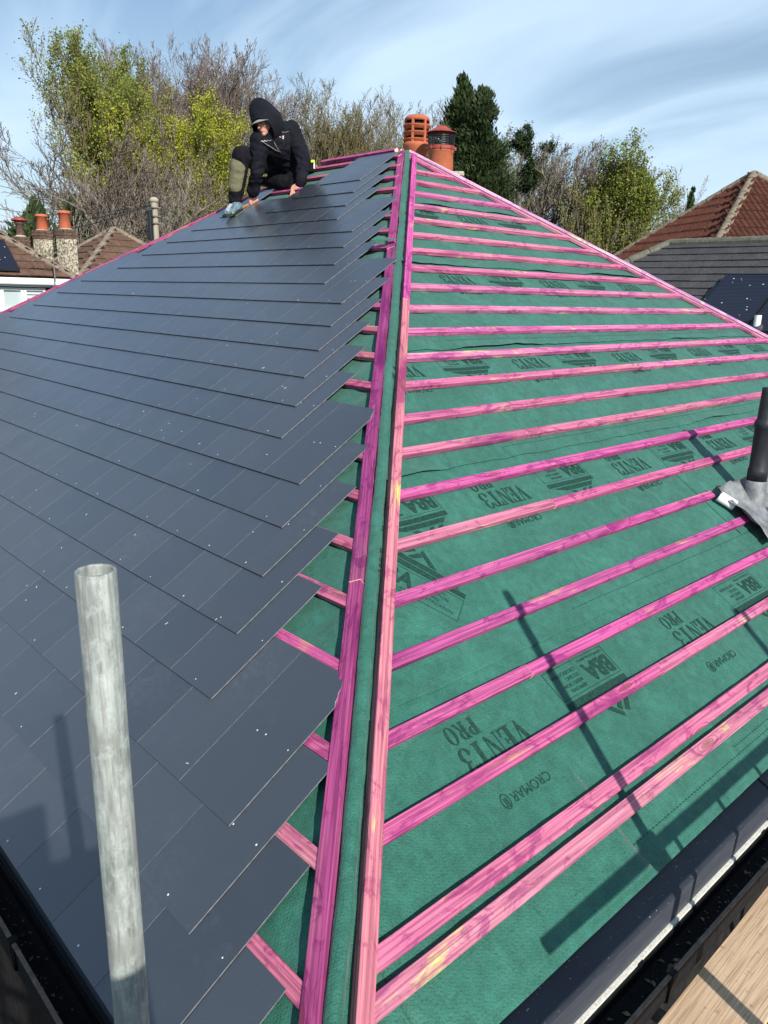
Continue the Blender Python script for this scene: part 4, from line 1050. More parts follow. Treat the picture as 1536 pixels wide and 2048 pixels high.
# bay window: frames with panes, panelled below
bx1 = cA.x-.62; byf = cA.y+.06; zt_ = cA.z-.22
bay = MB(); bay.abox(bx1-3.4, bx1-.02, byf+.10, cA.y+.8, GROUND, zt_); bo = P_(bay, 'bay_window', M['white'], hA)
wd = .33
for k in range(7):
    xb = bx1-wd*(k+1)*1.32
    fr = MB(); W2 = wd*1.30
    for (a, b, c_, d_) in ((0, .05, -1.25, 0), (W2-.05, W2, -1.25, 0), (.05, W2-.05, -.05, 0), (.05, W2-.05, -.46, -.40), (.05, W2-.05, -1.25, -1.19)): fr.abox(xb+a, xb+b, byf-.02, byf+.07, zt_+c_, zt_+d_)
    f_ = P_(fr, 'window', M['white'], hA)
    g_ = MB(); g_.abox(xb+.05, xb+W2-.05, byf+.03, byf+.045, zt_-.40, zt_-.05); o = g_.build('pane', M['glass']); part(o, f_)
    g_ = MB(); g_.abox(xb+.05, xb+W2-.05, byf+.03, byf+.045, zt_-1.19, zt_-.46); o = g_.build('pane', M['glass']); part(o, f_)
    if k in (0, 2):
        g_ = MB()
        for q in range(4): g_.abox(xb+.07, xb+W2-.07, byf+.0, byf+.028, zt_-.36+.08*q, zt_-.345+.08*q)
        o = g_.build('blind_slat', M['white']); part(o, f_); o['kind'] = 'stuff'
    fr = MB(); fr.abox(xb+.02, xb+W2-.02, byf+.0, byf+.08, zt_-2.6, zt_-1.28); P_(fr, 'white_panel', M['white'], hA, bevel=.01)
# solar panel on that roof
o_, u_, up_, n__, L_, S_ = rA.side('front')
def panel(root, name_, quad, p0, n_, th=.05, lift=.10, label=None, group=None):
    P = [hit(x, y, p0+n_*lift, n_) for x, y in quad]; m = MB(); m.add([p for p in P]+[p+n_*th for p in P], [(3, 2, 1, 0), (4, 5, 6, 7), (0, 1, 5, 4), (1, 2, 6, 5), (2, 3, 7, 6), (3, 0, 4, 7)])
    bm = bmesh.new(); me = mesh_from(name_, m.v, m.f); bm.from_mesh(me); bmesh.ops.recalc_face_normals(bm, faces=bm.faces); bm.to_mesh(me); bm.free(); me.materials.append(M['solar']); o = link(name_, me); part(o, root)
    if label: o['label'] = label
    return o
c0 = o_+u_*0
def rect_on(corner_px, u, v, w_, h_, p0, n_, lift=.10):
    P0 = hit(corner_px[0], corner_px[1], p0+n_*lift, n_); return [P0, P0+u*w_, P0+u*w_+v*h_, P0+v*h_]
def panel2(root, P, n_, name_='solar_panel', th=.04):
    m = MB(); c_ = (P[0]+P[2])/2; m.box(c_, (P[1]-P[0])/2, (P[3]-P[0])/2, n_*th/2); o = P_(m, name_, M['solar'], root); 
    q = MB(); a, b = (P[1]-P[0]).normalized(), (P[3]-P[0]).normalized(); la, lb = (P[1]-P[0]).length/2, (P[3]-P[0]).length/2
    for s_ in (-1, 1): q.box(c_+b*s_*(lb-.012)+n_*.004, a*la, b*.014, n_*(th/2+.002)); q.box(c_+a*s_*(la-.012)+n_*.004, a*.014, b*(lb-.028), n_*(th/2+.002))
    f_ = q.build('panel_frame', M['black']); part(f_, o); 
    q = MB()
    for _ in range(16):
        x, y = rnd.uniform(-.9, .9), rnd.uniform(-.9, .9); r_ = rnd.uniform(.006, .016); q.add([c_+a*(x*la+r_*math.cos(t_))+b*(y*lb+r_*math.sin(t_)*.7)+n_*(th/2+.001) for t_ in np.linspace(0, 5.5, 6)], [tuple(range(6))])
    f_ = q.build('bird_dropping', M['white']); part(f_, o); f_['kind'] = 'stuff'
    return o
for k in range(2):
    P0 = hit(42-k*0, 541, o_+n__*.10, n__) - u_*(1.02*(k+1)); panel2(rA.deck, [P0, P0+u_*1.0, P0+u_*1.0+up_*.95, P0+up_*.95], n__)

# second neighbour: hipped roof with bright near hip
cB = athz(228, 457, 24.0); szB = 4.6; pB = math.radians(36)
hB = empty('neighbour_house', (cB.x, cB.y, GROUND)); tag(hB, 'house with a brown hipped roof and a pale lichened hip, left of the worker', 'house')
rB = HipRoof(hB, (cB.x, cB.y), 0, szB, szB+.01, cB.z-szB*math.tan(pB), pB, M['tile_brown'], M['ridge_tile'], gauge=.30, tw=.28, vis=('front', 'left'))
# chimneys
def chimney(px, ytop, ybase, wpx, dist, mat, pots, label, cap=True):
    t_ = athz(px, ytop, dist); b = athz(px, ybase+25, dist); k = dist/FPX*.84; hw = wpx*k/2
    e_ = empty('chimney', (t_.x, t_.y, b.z-1.0)); tag(e_, label, 'chimney', None)
    m = MB(); a1 = Vector((math.cos(.35), math.sin(.35), 0)); a2 = Vector((-a1.y, a1.x, 0))
    z0, z1 = b.z-1.2, t_.z-.22
    m.box((t_.x, t_.y, (z0+z1)/2), a1*hw, a2*hw*.8, (0, 0, (z1-z0)/2)); P_(m, 'stack', mat, e_)
    for q, (f_, h_) in enumerate(((1.06, .06), (1.13, .07), (1.07, .055))):
        m = MB(); m.box((t_.x, t_.y, z1+.035+q*.065), a1*hw*f_, a2*hw*.8*f_, (0, 0, .031)); P_(m, 'corbel_course', M['brick_dark'], e_, bevel=.006)
    m = MB(); m.lathe((t_.x, t_.y, z1+.20), [(hw*.9, 0), (hw*.55, .05), (0, .06)], 10); P_(m, 'flaunching', M['mortar'], e_)
    for (dx_, r_, h_, dep, cowl) in pots:
        p = Vector((t_.x, t_.y, z1+.215))+Vector((CR[0], CR[1], 0)).normalized()*dx_*hw*2+Vector((CF[0], CF[1], 0)).normalized()*dep
        m = MB(); m.lathe(p, [(r_*1.02, -.03), (r_*.95, h_*.82), (r_*1.14, h_*.84), (r_*1.16, h_*.90), (r_*1.02, h_*.92), (r_*1.02, h_), (r_*.8, h_), (r_*.8, h_*.6), (0, h_*.6)], 18)
        o = P_(m, 'chimney_pot', M['brick_dark'] if cowl else M['terracotta'], e_, smooth=True)
        if cowl:
            m = MB(); m.lathe(p, [(r_*1.0, h_-.03), (r_*1.9, h_+.02), (r_*1.85, h_+.05), (r_*.9, h_+.09), (0, h_+.11)], 18); c2_ = m.build('cowl', M['terra_dark']); part(c2_, o)
    return e_
M['pebble'] = None
t = NT('pebbledash', 0.95, 0.1); co = t.coord(); v = t.n('ShaderNodeTexVoronoi'); v.inputs['Scale'].default_value = 26; t.l(co, v.inputs[0])
t.color(t.mix(t.ramp(t.noise(co, 22, 3, .6), [(.40, 0.0), (.60, 1.0)]), (0.60, 0.55, 0.42), (0.15, 0.12, 0.09))); t.bump(v.outputs['Distance'], .8, .02); M['pebble'] = t.m
chimney(41, 472, 505, 26, 23.0, M['brick_dark'], [(0, .10, .36, 0, True)], 'small dark brick chimney with a capped pot, leftmost of the three')
chimney(84, 459, 530, 29, 20.5, M['pebble'], [(.02, .125, .33, 0, False), (-.22, .10, .28, .3, False)], 'pebbledashed chimney with an orange pot, middle of the three on the left')
chimney(131, 457, 535, 31, 19.5, M['pebble'], [(-.02, .125, .37, 0, False), (-.30, .10, .32, .3, False)], 'pebbledashed chimney with an orange pot, rightmost of the three on the left')
# television aerials
def aerial(px, y0, y1, dist, label):
    a = athz(px, y1, dist); b = athz(px, y0, dist); e_ = empty('aerial', a); tag(e_, label, 'aerial')
    m = MB(); m.tube([(b.x, b.y, a.z-.3), b], .014, 6); P_(m, 'mast', M['steel'], e_)
    r_ = Vector((CR[0], CR[1], 0)).normalized()
    m = MB(); m.tube([b-r_*.45+Vector((0, 0, -.25)), b+r_*.15+Vector((0, 0, -.05))], .010, 5); P_(m, 'boom', M['steel'], e_)
    f_ = Vector((CF[0], CF[1], 0)).normalized()
    for k in range(6):
        c_ = b+r_*(-.42+.1*k)+Vector((0, 0, -.24+.033*k)); m = MB(); m.tube([c_-f_*.13-r_*.03, c_+f_*.13+r_*.03+Vector((0, 0, .05))], .006, 4); P_(m, 'element', M['steel'], e_)
aerial(105, 498, 532, 17.5, 'television aerial standing between the two pebbledashed chimneys')
# telegraph pole
tp = athz(308, 398, 26.0); e_ = empty('telegraph_pole', (tp.x, tp.y, GROUND)); tag(e_, 'pale telegraph pole in front of the bare trees left of the worker', 'pole')
m = MB(); m.tube([(tp.x, tp.y, GROUND), (tp.x, tp.y, tp.z-.05)], [.13, .095], 12); M['pole'] = bark('pole_wood', (0.28, 0.25, 0.19), (0.42, 0.38, 0.30)); P_(m, 'post', M['pole'], e_)
m = MB(); m.lathe((tp.x, tp.y, tp.z-.08), [(.13, 0), (.14, .05), (.09, .12), (0, .14)], 12); P_(m, 'cap', M['pole'], e_)
m = MB(); m.box((tp.x-.17, tp.y-.02, tp.z-.75), (.06, .02, 0), (-.02, .06, 0), (0, 0, .42)); P_(m, 'junction_box', M['black'], e_, bevel=.01)
for k, dy in enumerate((.0, .12, .22)):
    m = MB(); m.box((tp.x, tp.y, tp.z-.25-dy*2), (.13, 0, 0), (0, .13, 0), (0, 0, .02)); P_(m, 'band', M['steel'], e_, bevel=.004)
# wires from it
wr = MB()
for k in range(3):
    a = Vector((tp.x, tp.y, tp.z-.15)); b = athz(-140, 380+38*k, 30.0); pts = [a.lerp(b, q/12)+Vector((0, 0, -.5*math.sin(math.pi*q/12))) for q in range(13)]; mw = MB(); mw.tube(pts, .012, 4); o = P_(mw, 'wire', M['black'], e_)

# right neighbours
cR = athz(1340, 487, 17.9); pR_ = math.radians(34); hw_ = 3.9
hR = empty('neighbour_house', (cR.x, cR.y-6, GROUND)); tag(hR, 'house on the right with weathered grey slates and a black solar array', 'house')
rR = HipRoof(hR, (cR.x, cR.y-6.0), 0, hw_, 6.0+hw_, cR.z-hw_*math.tan(pR_), pR_, M['grey_slate'], M['moss_ridge'], gauge=.235, tw=.50, parts=True, vis=('left',))
o_, u_, up_, n__, L_, S_ = rR.side('left')
for row in range(2):
    for k in range(3):
        P0 = hit(1456, 547, o_+n__*.11, n__)+u_*(1.06*k)-up_*(1.72*(row+1)); panel2(rR.deck, [P0, P0+u_*1.03, P0+u_*1.03+up_*1.68, P0+up_*1.68], n__)
P0 = hit(1433, 568, o_+n__*.08, n__)-up_*1.68; panel2(rR.deck, [P0, P0+u_*.5, P0+u_*.5+up_*1.68, P0+up_*1.68], n__)
vp2 = hit(1511, 668, o_, n__); m = MB(); m.lathe(vp2, [(.055, -.1), (.055, .30), (.045, .30), (0, .3)], 16); o = P_(m, 'vent_pipe', M['white'], hR); o['label'] = 'short white vent pipe'
cS = athz(1508, 347, 25.0); pS = math.radians(40); hw2 = 5.2
hS = empty('neighbour_house', (cS.x, cS.y, GROUND)); tag(hS, 'tall house on the right with a red ribbed-tile hipped roof', 'house')
rS = HipRoof(hS, (cS.x, cS.y), math.radians(193-225), hw2, hw2+.01, cS.z-hw2*math.tan(pS), pS, M['tile_red'], M['ridge_tile'], kind='roman', gauge=.36, tw=.34, vis=('left', 'front'))
# ------------------------------------------------------------------ trees
def norm(a): return a/np.maximum(np.linalg.norm(a, axis=-1, keepdims=True), 1e-9)
def grow(seed, H, spread=0.42, levels=4, trunks=1, first=.22, nch=(13, 7, 6, 5), lens=(.62, .56, .54, .52), up=.35, wind=(0, 0, 0), r0=.30, ang=(50, 45, 42, 40), wig=.10, nseg=(9, 6, 4, 3, 2), rk=.5):
    rs = np.random.RandomState(seed); segs = []
    S = np.zeros((trunks, 3)); S[:, :2] = rs.randn(trunks, 2)*(.25 if trunks > 1 else 0)
    D = norm(np.array([0, 0, 1.0])+np.c_[rs.randn(trunks, 2)*(.16 if trunks > 1 else .04), np.zeros(trunks)]); L = H*rs.uniform(.78, 1.0, trunks); R = np.full(trunks, r0/(trunks**.4)); wind = np.array(wind, float); tips = []
    for lv in range(levels+1):
        n = nseg[lv]; N = len(S); pts = [S]; d = D.copy(); rad = [R]
        for i in range(n):
            t_ = (i+1)/n
            d = norm(d+rs.randn(N, 3)*wig*(1.0 if lv else .45)+np.array([0, 0, up*(.14 if lv else .05)])+wind*(.12*(lv+1)/3))
            pts.append(pts[-1]+d*(L/n)[:, None]); rad.append(R*(1-t_*(.80 if lv == 0 else .70)))
        P = np.stack(pts, 1); RR = np.stack(rad, 1); segs.append((P, RR, lv))
        if lv == levels: tips = P; break
        nc = nch[lv]; a0 = first if lv == 0 else .12
        ts = a0+(1-a0)*(np.arange(nc)[None, :]+rs.rand(N, nc))/nc; ts = np.clip(ts, 0, .985)
        f = ts*n; i0 = np.minimum(f.astype(int), n-1); fr = f-i0; ar = np.arange(N)[:, None]
        B = P[ar, i0]*(1-fr[..., None])+P[ar, i0+1]*fr[..., None]; T = norm(P[ar, i0+1]-P[ar, i0])
        rr = RR[ar, i0]*(1-fr)+RR[ar, i0+1]*fr
        phi = rs.rand(N, nc)*6.283 if lv else (np.arange(nc)[None, :]*2.4+rs.rand(N, nc)*.8)
        e1 = norm(np.cross(T, np.array([.3, .1, 1.0])+1e-3*rs.rand(3))); e2 = np.cross(T, e1); an = np.radians(ang[lv])*rs.uniform(.65, 1.2, (N, nc))*(1.15-.5*ts if lv == 0 else 1)
        nd = T*np.cos(an)[..., None]+(e1*np.cos(phi)[..., None]+e2*np.sin(phi)[..., None])*np.sin(an)[..., None]
        nd = norm(nd+np.array([0, 0, up*.4]))
        shape = (np.sin(np.pi*np.clip((ts-first)/(1-first), 0, 1)**.75)*.75+.38) if lv == 0 else (1.05-.55*ts)
        ln = L[:, None]*lens[lv]*shape*rs.uniform(.7, 1.2, (N, nc))*(spread/.42 if lv == 0 else 1)
        S = B.reshape(-1, 3); D = nd.reshape(-1, 3); L = ln.reshape(-1); R = np.minimum(rr*rk*1.25, rr*.9).reshape(-1)
    return segs, tips
def tube_mesh(name, segs, lvs, rmin, sides=3, xf=None):
    Vs = []; Fs = []; base = 0
    for P, RR, lv in segs:
        if lv not in lvs: continue
        N, n1, _ = P.shape; k = (2 if lv >= 4 else sides) if lv > 1 else (6 if lv == 1 else 9)
        T = norm(np.gradient(P, axis=1)); e1 = norm(np.cross(T, np.array([.21, .34, .9]))); e2 = np.cross(T, e1)
        w_ = np.arange(k)*2*np.pi/k; r_ = np.maximum(RR, rmin)[..., None, None]
        V = P[:, :, None, :]+(e1[:, :, None, :]*np.cos(w_)[None, None, :, None]+e2[:, :, None, :]*np.sin(w_)[None, None, :, None])*r_
        idx = base+np.arange(N*n1*k).reshape(N, n1, k); nx = np.roll(idx, -1, 2)
        F = np.stack([idx[:, :-1], nx[:, :-1], nx[:, 1:], idx[:, 1:]], -1)
        if k == 2: F = F[:, :, :1]
        F = F.reshape(-1, 4); Vs.append(V.reshape(-1, 3)); Fs.append(F); base += N*n1*k
    V = np.concatenate(Vs); F = np.concatenate(Fs)
    return fast_mesh(name, V, F, True)
def leaves_mesh(name, tips, n, size, seed, droop=0, zr=(0, 1), flat=.6, jj=1.0):
    rs = np.random.RandomState(seed); T = tips.reshape(-1, tips.shape[-2], 3); z = T[:, -1, 2]; lo, hi = z.min(), z.max()
    ok = np.where((z >= lo+(hi-lo)*zr[0]) & (z <= lo+(hi-lo)*zr[1]))[0]
    # cluster: some branches leaf out more than others
    w_ = .5+np.clip(np.array([vn(T[ok, -1, 0], T[ok, -1, 1]+T[ok, -1, 2]*.7, .55)]).ravel()+.35, 0, 1.2); w_ /= w_.sum()
    pick = rs.choice(ok, n, p=w_); t_ = rs.rand(n); k = T.shape[1]-1; f = t_*k; i = np.minimum(f.astype(int), k-1); fr = (f-i)[:, None]
    B = T[pick, i]*(1-fr)+T[pick, i+1]*fr+rs.randn(n, 3)*(.09+.22*rs.rand(n, 1)**3)*jj
    a = norm(rs.randn(n, 3)); b = norm(np.cross(a, rs.randn(n, 3))); s_ = size*rs.uniform(.55, 1.25, (n, 1))
    a = a*s_; b = b*s_*flat; V = np.stack([B-a, B+b, B+a, B-b], 1).reshape(-1, 3)
    return fast_mesh(name, V, np.arange(4*n).reshape(n, 4))
def place_tree(px, dist, ytop, label, bark_m='bark', twig='twig_red', leafm=None, nleaf=0, lsize=.09, wpx=None, cat='tree', name='tree', zr=(0, 1), seed=1, bud=None, nbud=0, rmin=.008, lean=0, group=None, **kw):
    top = athz(px, ytop, dist); H = top.z-GROUND
    segs, tips = grow(seed, H*.80, **kw)
    allz = max(P[..., 2].max() for P, _, _ in segs); allr = np.percentile(np.abs(np.concatenate([P[..., :2].reshape(-1, 2) for P, _, lv in segs if lv >= 2])), 97)
    tp = tips.reshape(-1, 3); sz = H/allz; sx = sz*.8
    for _ in range(6):
        Pw = tp*np.array([sx, sx, sz])+np.array([top.x, top.y, GROUND]); v = Pw-CAM; z = v@CF; xx = 768+FPX*(v@CR)/z; yy = 1024-FPX*(v@CU)/z
        w_ = np.percentile(xx, 98)-np.percentile(xx, 2)
        if wpx: sx *= (wpx/w_)**.9
        hzn = 596; sz *= ((hzn-ytop)/(hzn-np.percentile(yy, .15)))**.8
    off = (px-(np.percentile(xx, 98)+np.percentile(xx, 2))/2)*dist/FPX; top = top+Vector((CR[0], CR[1], 0)).normalized()*off
    def X(P): return P*np.array([sx, sx, sz])
    segs = [(X(P), R*min(sx, sz)*1.0, lv) for P, R, lv in segs]; tips = X(tips)
    e_ = empty(name, (top.x, top.y, GROUND)); tag(e_, label, cat, group)
    me = tube_mesh('trunk', segs, (0, 1), rmin); me.materials.append(M[bark_m]); o = link('trunk', me); o.parent = e_
    me = tube_mesh('branches', segs, tuple(range(2, 6)), rmin); me.materials.append(M[twig]); c_ = link('crown', me); c_.parent = e_; c_['kind'] = 'stuff'
    if nleaf: me = leaves_mesh('leaves', tips, nleaf, lsize, seed, zr=zr); me.materials.append(M[leafm]); l_ = link('foliage', me); l_.parent = e_; l_['kind'] = 'stuff'
    if nbud: me = leaves_mesh('buds', tips, nbud, .045, seed+5, jj=.45); me.materials.append(M[bud]); l_ = link('buds', me); l_.parent = e_; l_['kind'] = 'stuff'
    return e_
W = tuple(np.array([CR[0], CR[1], .15])*.5)
GRP = 'bare beech trees behind the roof'
T_ = place_tree
beech = dict(rmin=.0100, spread=.40, up=.62, first=.14, ang=(44, 46, 46, 46), lens=(.60, .60, .56, .55), nch=(20, 10, 8, 6), r0=.34, wig=.11)
T_(240, 37, 195, 'spreading bare tree at the far left with an open branching crown', wpx=470, twig='twig_red', seed=3, spread=.62, up=.32, first=.24, ang=(58, 48, 42, 40), nch=(18, 9, 8, 6), r0=.40, trunks=1, bud='leaf_brown', nbud=4000, rmin=.010)
T_(222, 44, 60, 'tallest tree, its upper crown in fresh green leaf', wpx=225, twig='twig_olive', seed=11, leafm='leaf_green', nleaf=75000, lsize=.058, **beech)
T_(345, 42, 180, 'lower tree with lime green young leaves left of the worker', wpx=400, twig='twig_olive', seed=17, leafm='leaf_lime', nleaf=75000, lsize=.058, spread=.62, up=.28, first=.22, ang=(56, 48, 42, 40), nch=(18, 9, 8, 6), r0=.30, zr=(.35, 1))
T_(315, 50, 74, 'bare reddish beech rising just right of the tall green tree', wpx=230, seed=23, bud='leaf_brown', nbud=7000, **beech)
T_(395, 51, 80, 'bare reddish beech, second to the right of the tall green tree', wpx=230, seed=29, bud='leaf_brown', nbud=7000, **beech)
T_(470, 49, 84, 'bare beech whose dark crown stands over the worker\'s hood', wpx=220, seed=31, bud='leaf_brown', nbud=7000, **beech)
T_(560, 60, 150, 'bare tree directly behind the worker\'s back', wpx=230, twig='twig_red', seed=37, bud='leaf_olive', nbud=7000, **beech)
T_(640, 54, 160, 'olive budding tree right of the worker', wpx=250, twig='twig_olive', seed=41, bud='leaf_olive', nbud=16000, **beech)
T_(722, 56, 172, 'olive budding tree between worker and chimney pots', wpx=230, twig='twig_olive', seed=43, bud='leaf_olive', nbud=14000, **beech)
T_(800, 60, 186, 'pale bare tree behind the louvred chimney pot', wpx=220, twig='twig_pale', seed=47, bud='leaf_olive', nbud=9000, **beech)
T_(870, 64, 200, 'pale bare tree behind the mesh-cowled chimney pot', wpx=180, twig='twig_pale', seed=53, bud='leaf_olive', nbud=7000, **beech)
T_(1030, 48, 262, 'small olive tree beside the dark conifers', wpx=180, twig='twig_olive', seed=59, leafm='leaf_olive', nleaf=30000, lsize=.05, spread=.5, up=.4, first=.15)
T_(1110, 44, 282, 'bare reddish-grey tree right of the conifers', wpx=230, seed=61, twig='twig_pale', bud='leaf_brown', nbud=9000, wind=W, **beech)
T_(1175, 42, 290, 'bare brownish tree leaning against the green willow', wpx=220, seed=67, twig='twig_red', bud='leaf_brown', nbud=22000, wind=W, **beech)
T_(1232, 40, 280, 'wind-swept tree in bright yellow-green leaf on the right', wpx=165, seed=71, twig='twig_olive', leafm='leaf_green', nleaf=60000, lsize=.055, wind=W, **beech)
T_(1345, 52, 340, 'small pale bare tree behind the red tiled roof', wpx=120, seed=73, twig='twig_pale', spread=.5, up=.5, first=.2, r0=.22, bud='leaf_brown', nbud=1500)
T_(1290, 58, 385, 'low bare tree showing between willow and red roof', wpx=130, seed=79, twig='twig_pale', spread=.5, up=.5, first=.15, r0=.2)
# low thicket trees behind, filling the gaps near the roofs
for k, (px, yt, w_, sd, tw, lb) in enumerate([(60, 360, 260, 83, 'twig_pale', 'low pale thicket tree behind the left chimneys'), (210, 340, 260, 89, 'twig_pale', 'low thicket tree behind the brown hipped roof'), (330, 330, 260, 97, 'twig_pale', 'low thicket tree behind the telegraph pole'), (430, 320, 240, 101, 'twig_red', 'low thicket tree behind the worker\'s foot'), (660, 290, 260, 103, 'twig_olive', 'low thicket tree along the ridge behind the slates'), (1060, 400, 200, 107, 'twig_olive', 'low thicket tree below the pine branch'), (1180, 400, 230, 109, 'twig_red', 'low thicket tree below the leaning brown tree')]):
    T_(px, 35+k, yt, lb, wpx=w_, twig=tw, seed=sd, trunks=4, spread=.5, up=.3, first=.08, ang=(52, 50, 46, 44), nch=(11, 7, 6, 5), r0=.24, rmin=.009)

# conifers: drooping sprays on a dense column
def conifer(px, dist, ytop, wpx, label, seed, n=26000, mat='leaf_dark', openness=0.0, shape=.75, size=.085, name='conifer', ybase=None):
    rs = np.random.RandomState(seed); top = athz(px, ytop, dist); H = top.z-GROUND; R = wpx*.5*dist/FPX; e_ = empty(name, (top.x, top.y, GROUND)); tag(e_, label, 'tree')
    segs, _ = grow(seed, H*.97, levels=0, r0=.22, nseg=(14, 6, 4, 3, 2), wig=.01); me = tube_mesh('trunk', segs, (0,), .01); me.materials.append(M['bark']); o = link('trunk', me); o.parent = e_
    # sprays: ascending plumes from the trunk
    nb = int(260*(1-openness)); z = H*(1-rs.rand(nb)**.85*(.93)); rel = 1-z/H; rr = R*np.clip(rel*1.35, 0.03, 1)**shape*rs.uniform(.72, 1.12, nb); ph = rs.rand(nb)*6.283
    tip = np.stack([np.cos(ph)*rr, np.sin(ph)*rr, z+rr*.55], 1); bas = np.stack([np.cos(ph)*.05, np.sin(ph)*.05, np.maximum(z-rr*.35, .3)], 1)
    m = rs.randint(0, nb, n); t_ = rs.beta(2.2, 1.1, n)[:, None]; c_ = bas[m]*(1-t_)+tip[m]*t_; c_ += rs.randn(n, 3)*(rr[m]*.16+.05)[:, None]*np.array([1, 1, .9])
    dr = norm(tip[m]-bas[m]+rs.randn(n, 3)*.45*rr[m][:, None]+np.array([0, 0, .3])); sd = norm(np.cross(dr, rs.randn(n, 3))); s_ = size*rs.uniform(.5, 1.4, (n, 1))
    V = np.stack([c_-dr*s_, c_+sd*s_*.34, c_+dr*s_*1.1, c_-sd*s_*.34], 1).reshape(-1, 3); V[:, 2] = np.maximum(V[:, 2], .05)
    me = fast_mesh('foliage', V, np.arange(4*n).reshape(n, 4)); me.materials.append(M[mat]); o = link('foliage', me); o.parent = e_; o['kind'] = 'stuff'
    bm_ = MB()
    for i in range(0, nb, 3): bm_.tube([bas[i], tip[i]*.9+bas[i]*.1], [.03, .008], 3)
    o = bm_.build('branches', M['bark']); o.parent = e_; o['kind'] = 'stuff'
conifer(930, 36, 160, 200, 'dark conifer nearer the chimney pots with the slightly higher tip', 5, 100000)
conifer(968, 34, 178, 205, 'dark conifer to the right of its taller twin', 6, 110000)
conifer(68, 33, 408, 230, 'dark cedar with layered boughs behind the left chimneys', 8, 24000, 'leaf_cedar', .45, .9, .15, 'cedar')
conifer(150, 35, 392, 130, 'dark cedar spire left of the brown hipped roof', 9, 15000, 'leaf_cedar', .3, .8, .14, 'cedar')
conifer(1385, 50, 376, 30, 'tiny dark conifer peeping over the red roof', 10, 4000, 'leaf_dark', .5, .7, .13)
# pine: limbs carrying clumps of needles
def pine():
    rs = np.random.RandomState(12); top = athz(1052, 262, 40); e_ = empty('pine_tree', (top.x, top.y, GROUND)); tag(e_, 'dark pine with a limb of needle clumps reaching right', 'tree')
    H = top.z-GROUND; r_ = np.array([CR[0], CR[1], 0]); r_ /= np.linalg.norm(r_); k = 40/FPX
    mb = MB(); tr = [Vector((0, 0, 0)), Vector((.1, 0, H*.5)), Vector(tuple(r_*-.2+np.array([0, 0, H*.85]))), Vector((0, 0, H-.3))]; mb.tube(tr, [.22, .16, .10, .03], 8); o = mb.build('trunk', M['bark']); o.parent = e_
    cl = []
    limb = MB()
    for (x0, y0, x1, y1) in ((1046, 330, 1098, 290), (1046, 335, 1078, 330), (1044, 300, 1040, 268), (1044, 345, 1064, 352), (1046, 310, 1060, 272)):
        a = Vector(tuple(r_*(x0-1052)*k+np.array([0, 0, H-(y0-262)*k]))); b = Vector(tuple(r_*(x1-1052)*k+np.array([0, 0, H-(y1-262)*k]))); limb.tube([a, a.lerp(b, .5)+Vector((0, 0, -.15)), b], [.07, .05, .02], 5)
        for t_ in np.linspace(.3, 1, 7): cl.append((np.array(a.lerp(b, t_))+rs.randn(3)*.16, rs.uniform(.14, .30)))
    o = limb.build('limb', M['bark']); o.parent = e_; o['kind'] = 'stuff'
    C_ = []; 
    for c_, s_ in cl: C_.append(c_+rs.randn(260, 3)*s_*.62)
    C_ = np.concatenate(C_); n = len(C_); a = norm(rs.randn(n, 3)+np.array([0, 0, .6])); b = norm(np.cross(a, rs.randn(n, 3))); V = np.stack([C_-a*.07, C_+b*.022, C_+a*.09, C_-b*.022], 1).reshape(-1, 3)
    me = fast_mesh('foliage', V, np.arange(4*n).reshape(n, 4)); me.materials.append(M['leaf_dark']); o = link('foliage', me); o.parent = e_; o['kind'] = 'stuff'
pine()
# far hedge line closing the horizon
hd = MB(); rs = np.random.RandomState(3); n = 60000
az = np.radians(rs.uniform(10, 85, n)); dd = rs.uniform(62, 85, n); hh = rs.rand(n)**1.2*(7.0+2.5*vn(az*30, az*0, 1.0)); B = np.stack([CAM[0]+np.cos(az)*dd, CAM[1]+np.sin(az)*dd, GROUND+hh], 1)
a = norm(rs.randn(n, 3)); b = norm(np.cross(a, rs.randn(n, 3))); s_ = rs.uniform(.12, .34, (n, 1)); V = np.stack([B-a*s_, B+b*s_*.5, B+a*s_, B-b*s_*.5], 1).reshape(-1, 3)
me = fast_mesh('far_hedge', V, np.arange(4*n).reshape(n, 4)); me.materials.append(M['leaf_olive']); o = link('far_hedge', me); tag(o, 'far olive-brown undergrowth closing the horizon behind the houses', 'hedge', kind='stuff')
# ------------------------------------------------------------------ the worker
from mathutils.bvhtree import BVHTree
vR, vU, vF = Vector(CR), Vector(CU), Vector(CF)
man = empty('person', tuple(at(560, 395, 8.95))); tag(man, 'roofer in a dark hooded top kneeling at the ridge and reaching down to the slates', 'person')
def capsule(m, a, b, ra, rb, n=14):
    a, b = Vector(a), Vector(b); t_ = (b-a); L = t_.length; t_ = t_/max(L, 1e-6); pts = []; rad = []
    for k in range(5): w_ = math.pi/2*(1-k/5); pts.append(a-t_*ra*math.sin(w_)); rad.append(max(ra*math.cos(w_), ra*.02))
    for k in range(4): pts.append(a.lerp(b, k/3)); rad.append(ra+(rb-ra)*k/3)
    for k in range(1, 6): w_ = math.pi/2*k/5; pts.append(b+t_*rb*math.sin(w_)); rad.append(max(rb*math.cos(w_), rb*.02))
    m.tube(pts, rad, n)
def ellipsoid(m, c, ax, n=14, k=10):
    c = Vector(c); A, B, D = map(Vector, ax); V = []; F = []
    for j in range(k+1):
        th = math.pi*j/k
        for i in range(n):
            ph = 2*math.pi*i/n; V.append(c+A*math.sin(th)*math.cos(ph)+B*math.sin(th)*math.sin(ph)+D*math.cos(th))
    for j in range(k):
        for i in range(n): F.append((j*n+i, (j+1)*n+i, (j+1)*n+(i+1) % n, j*n+(i+1) % n))
    m.add(V, F)
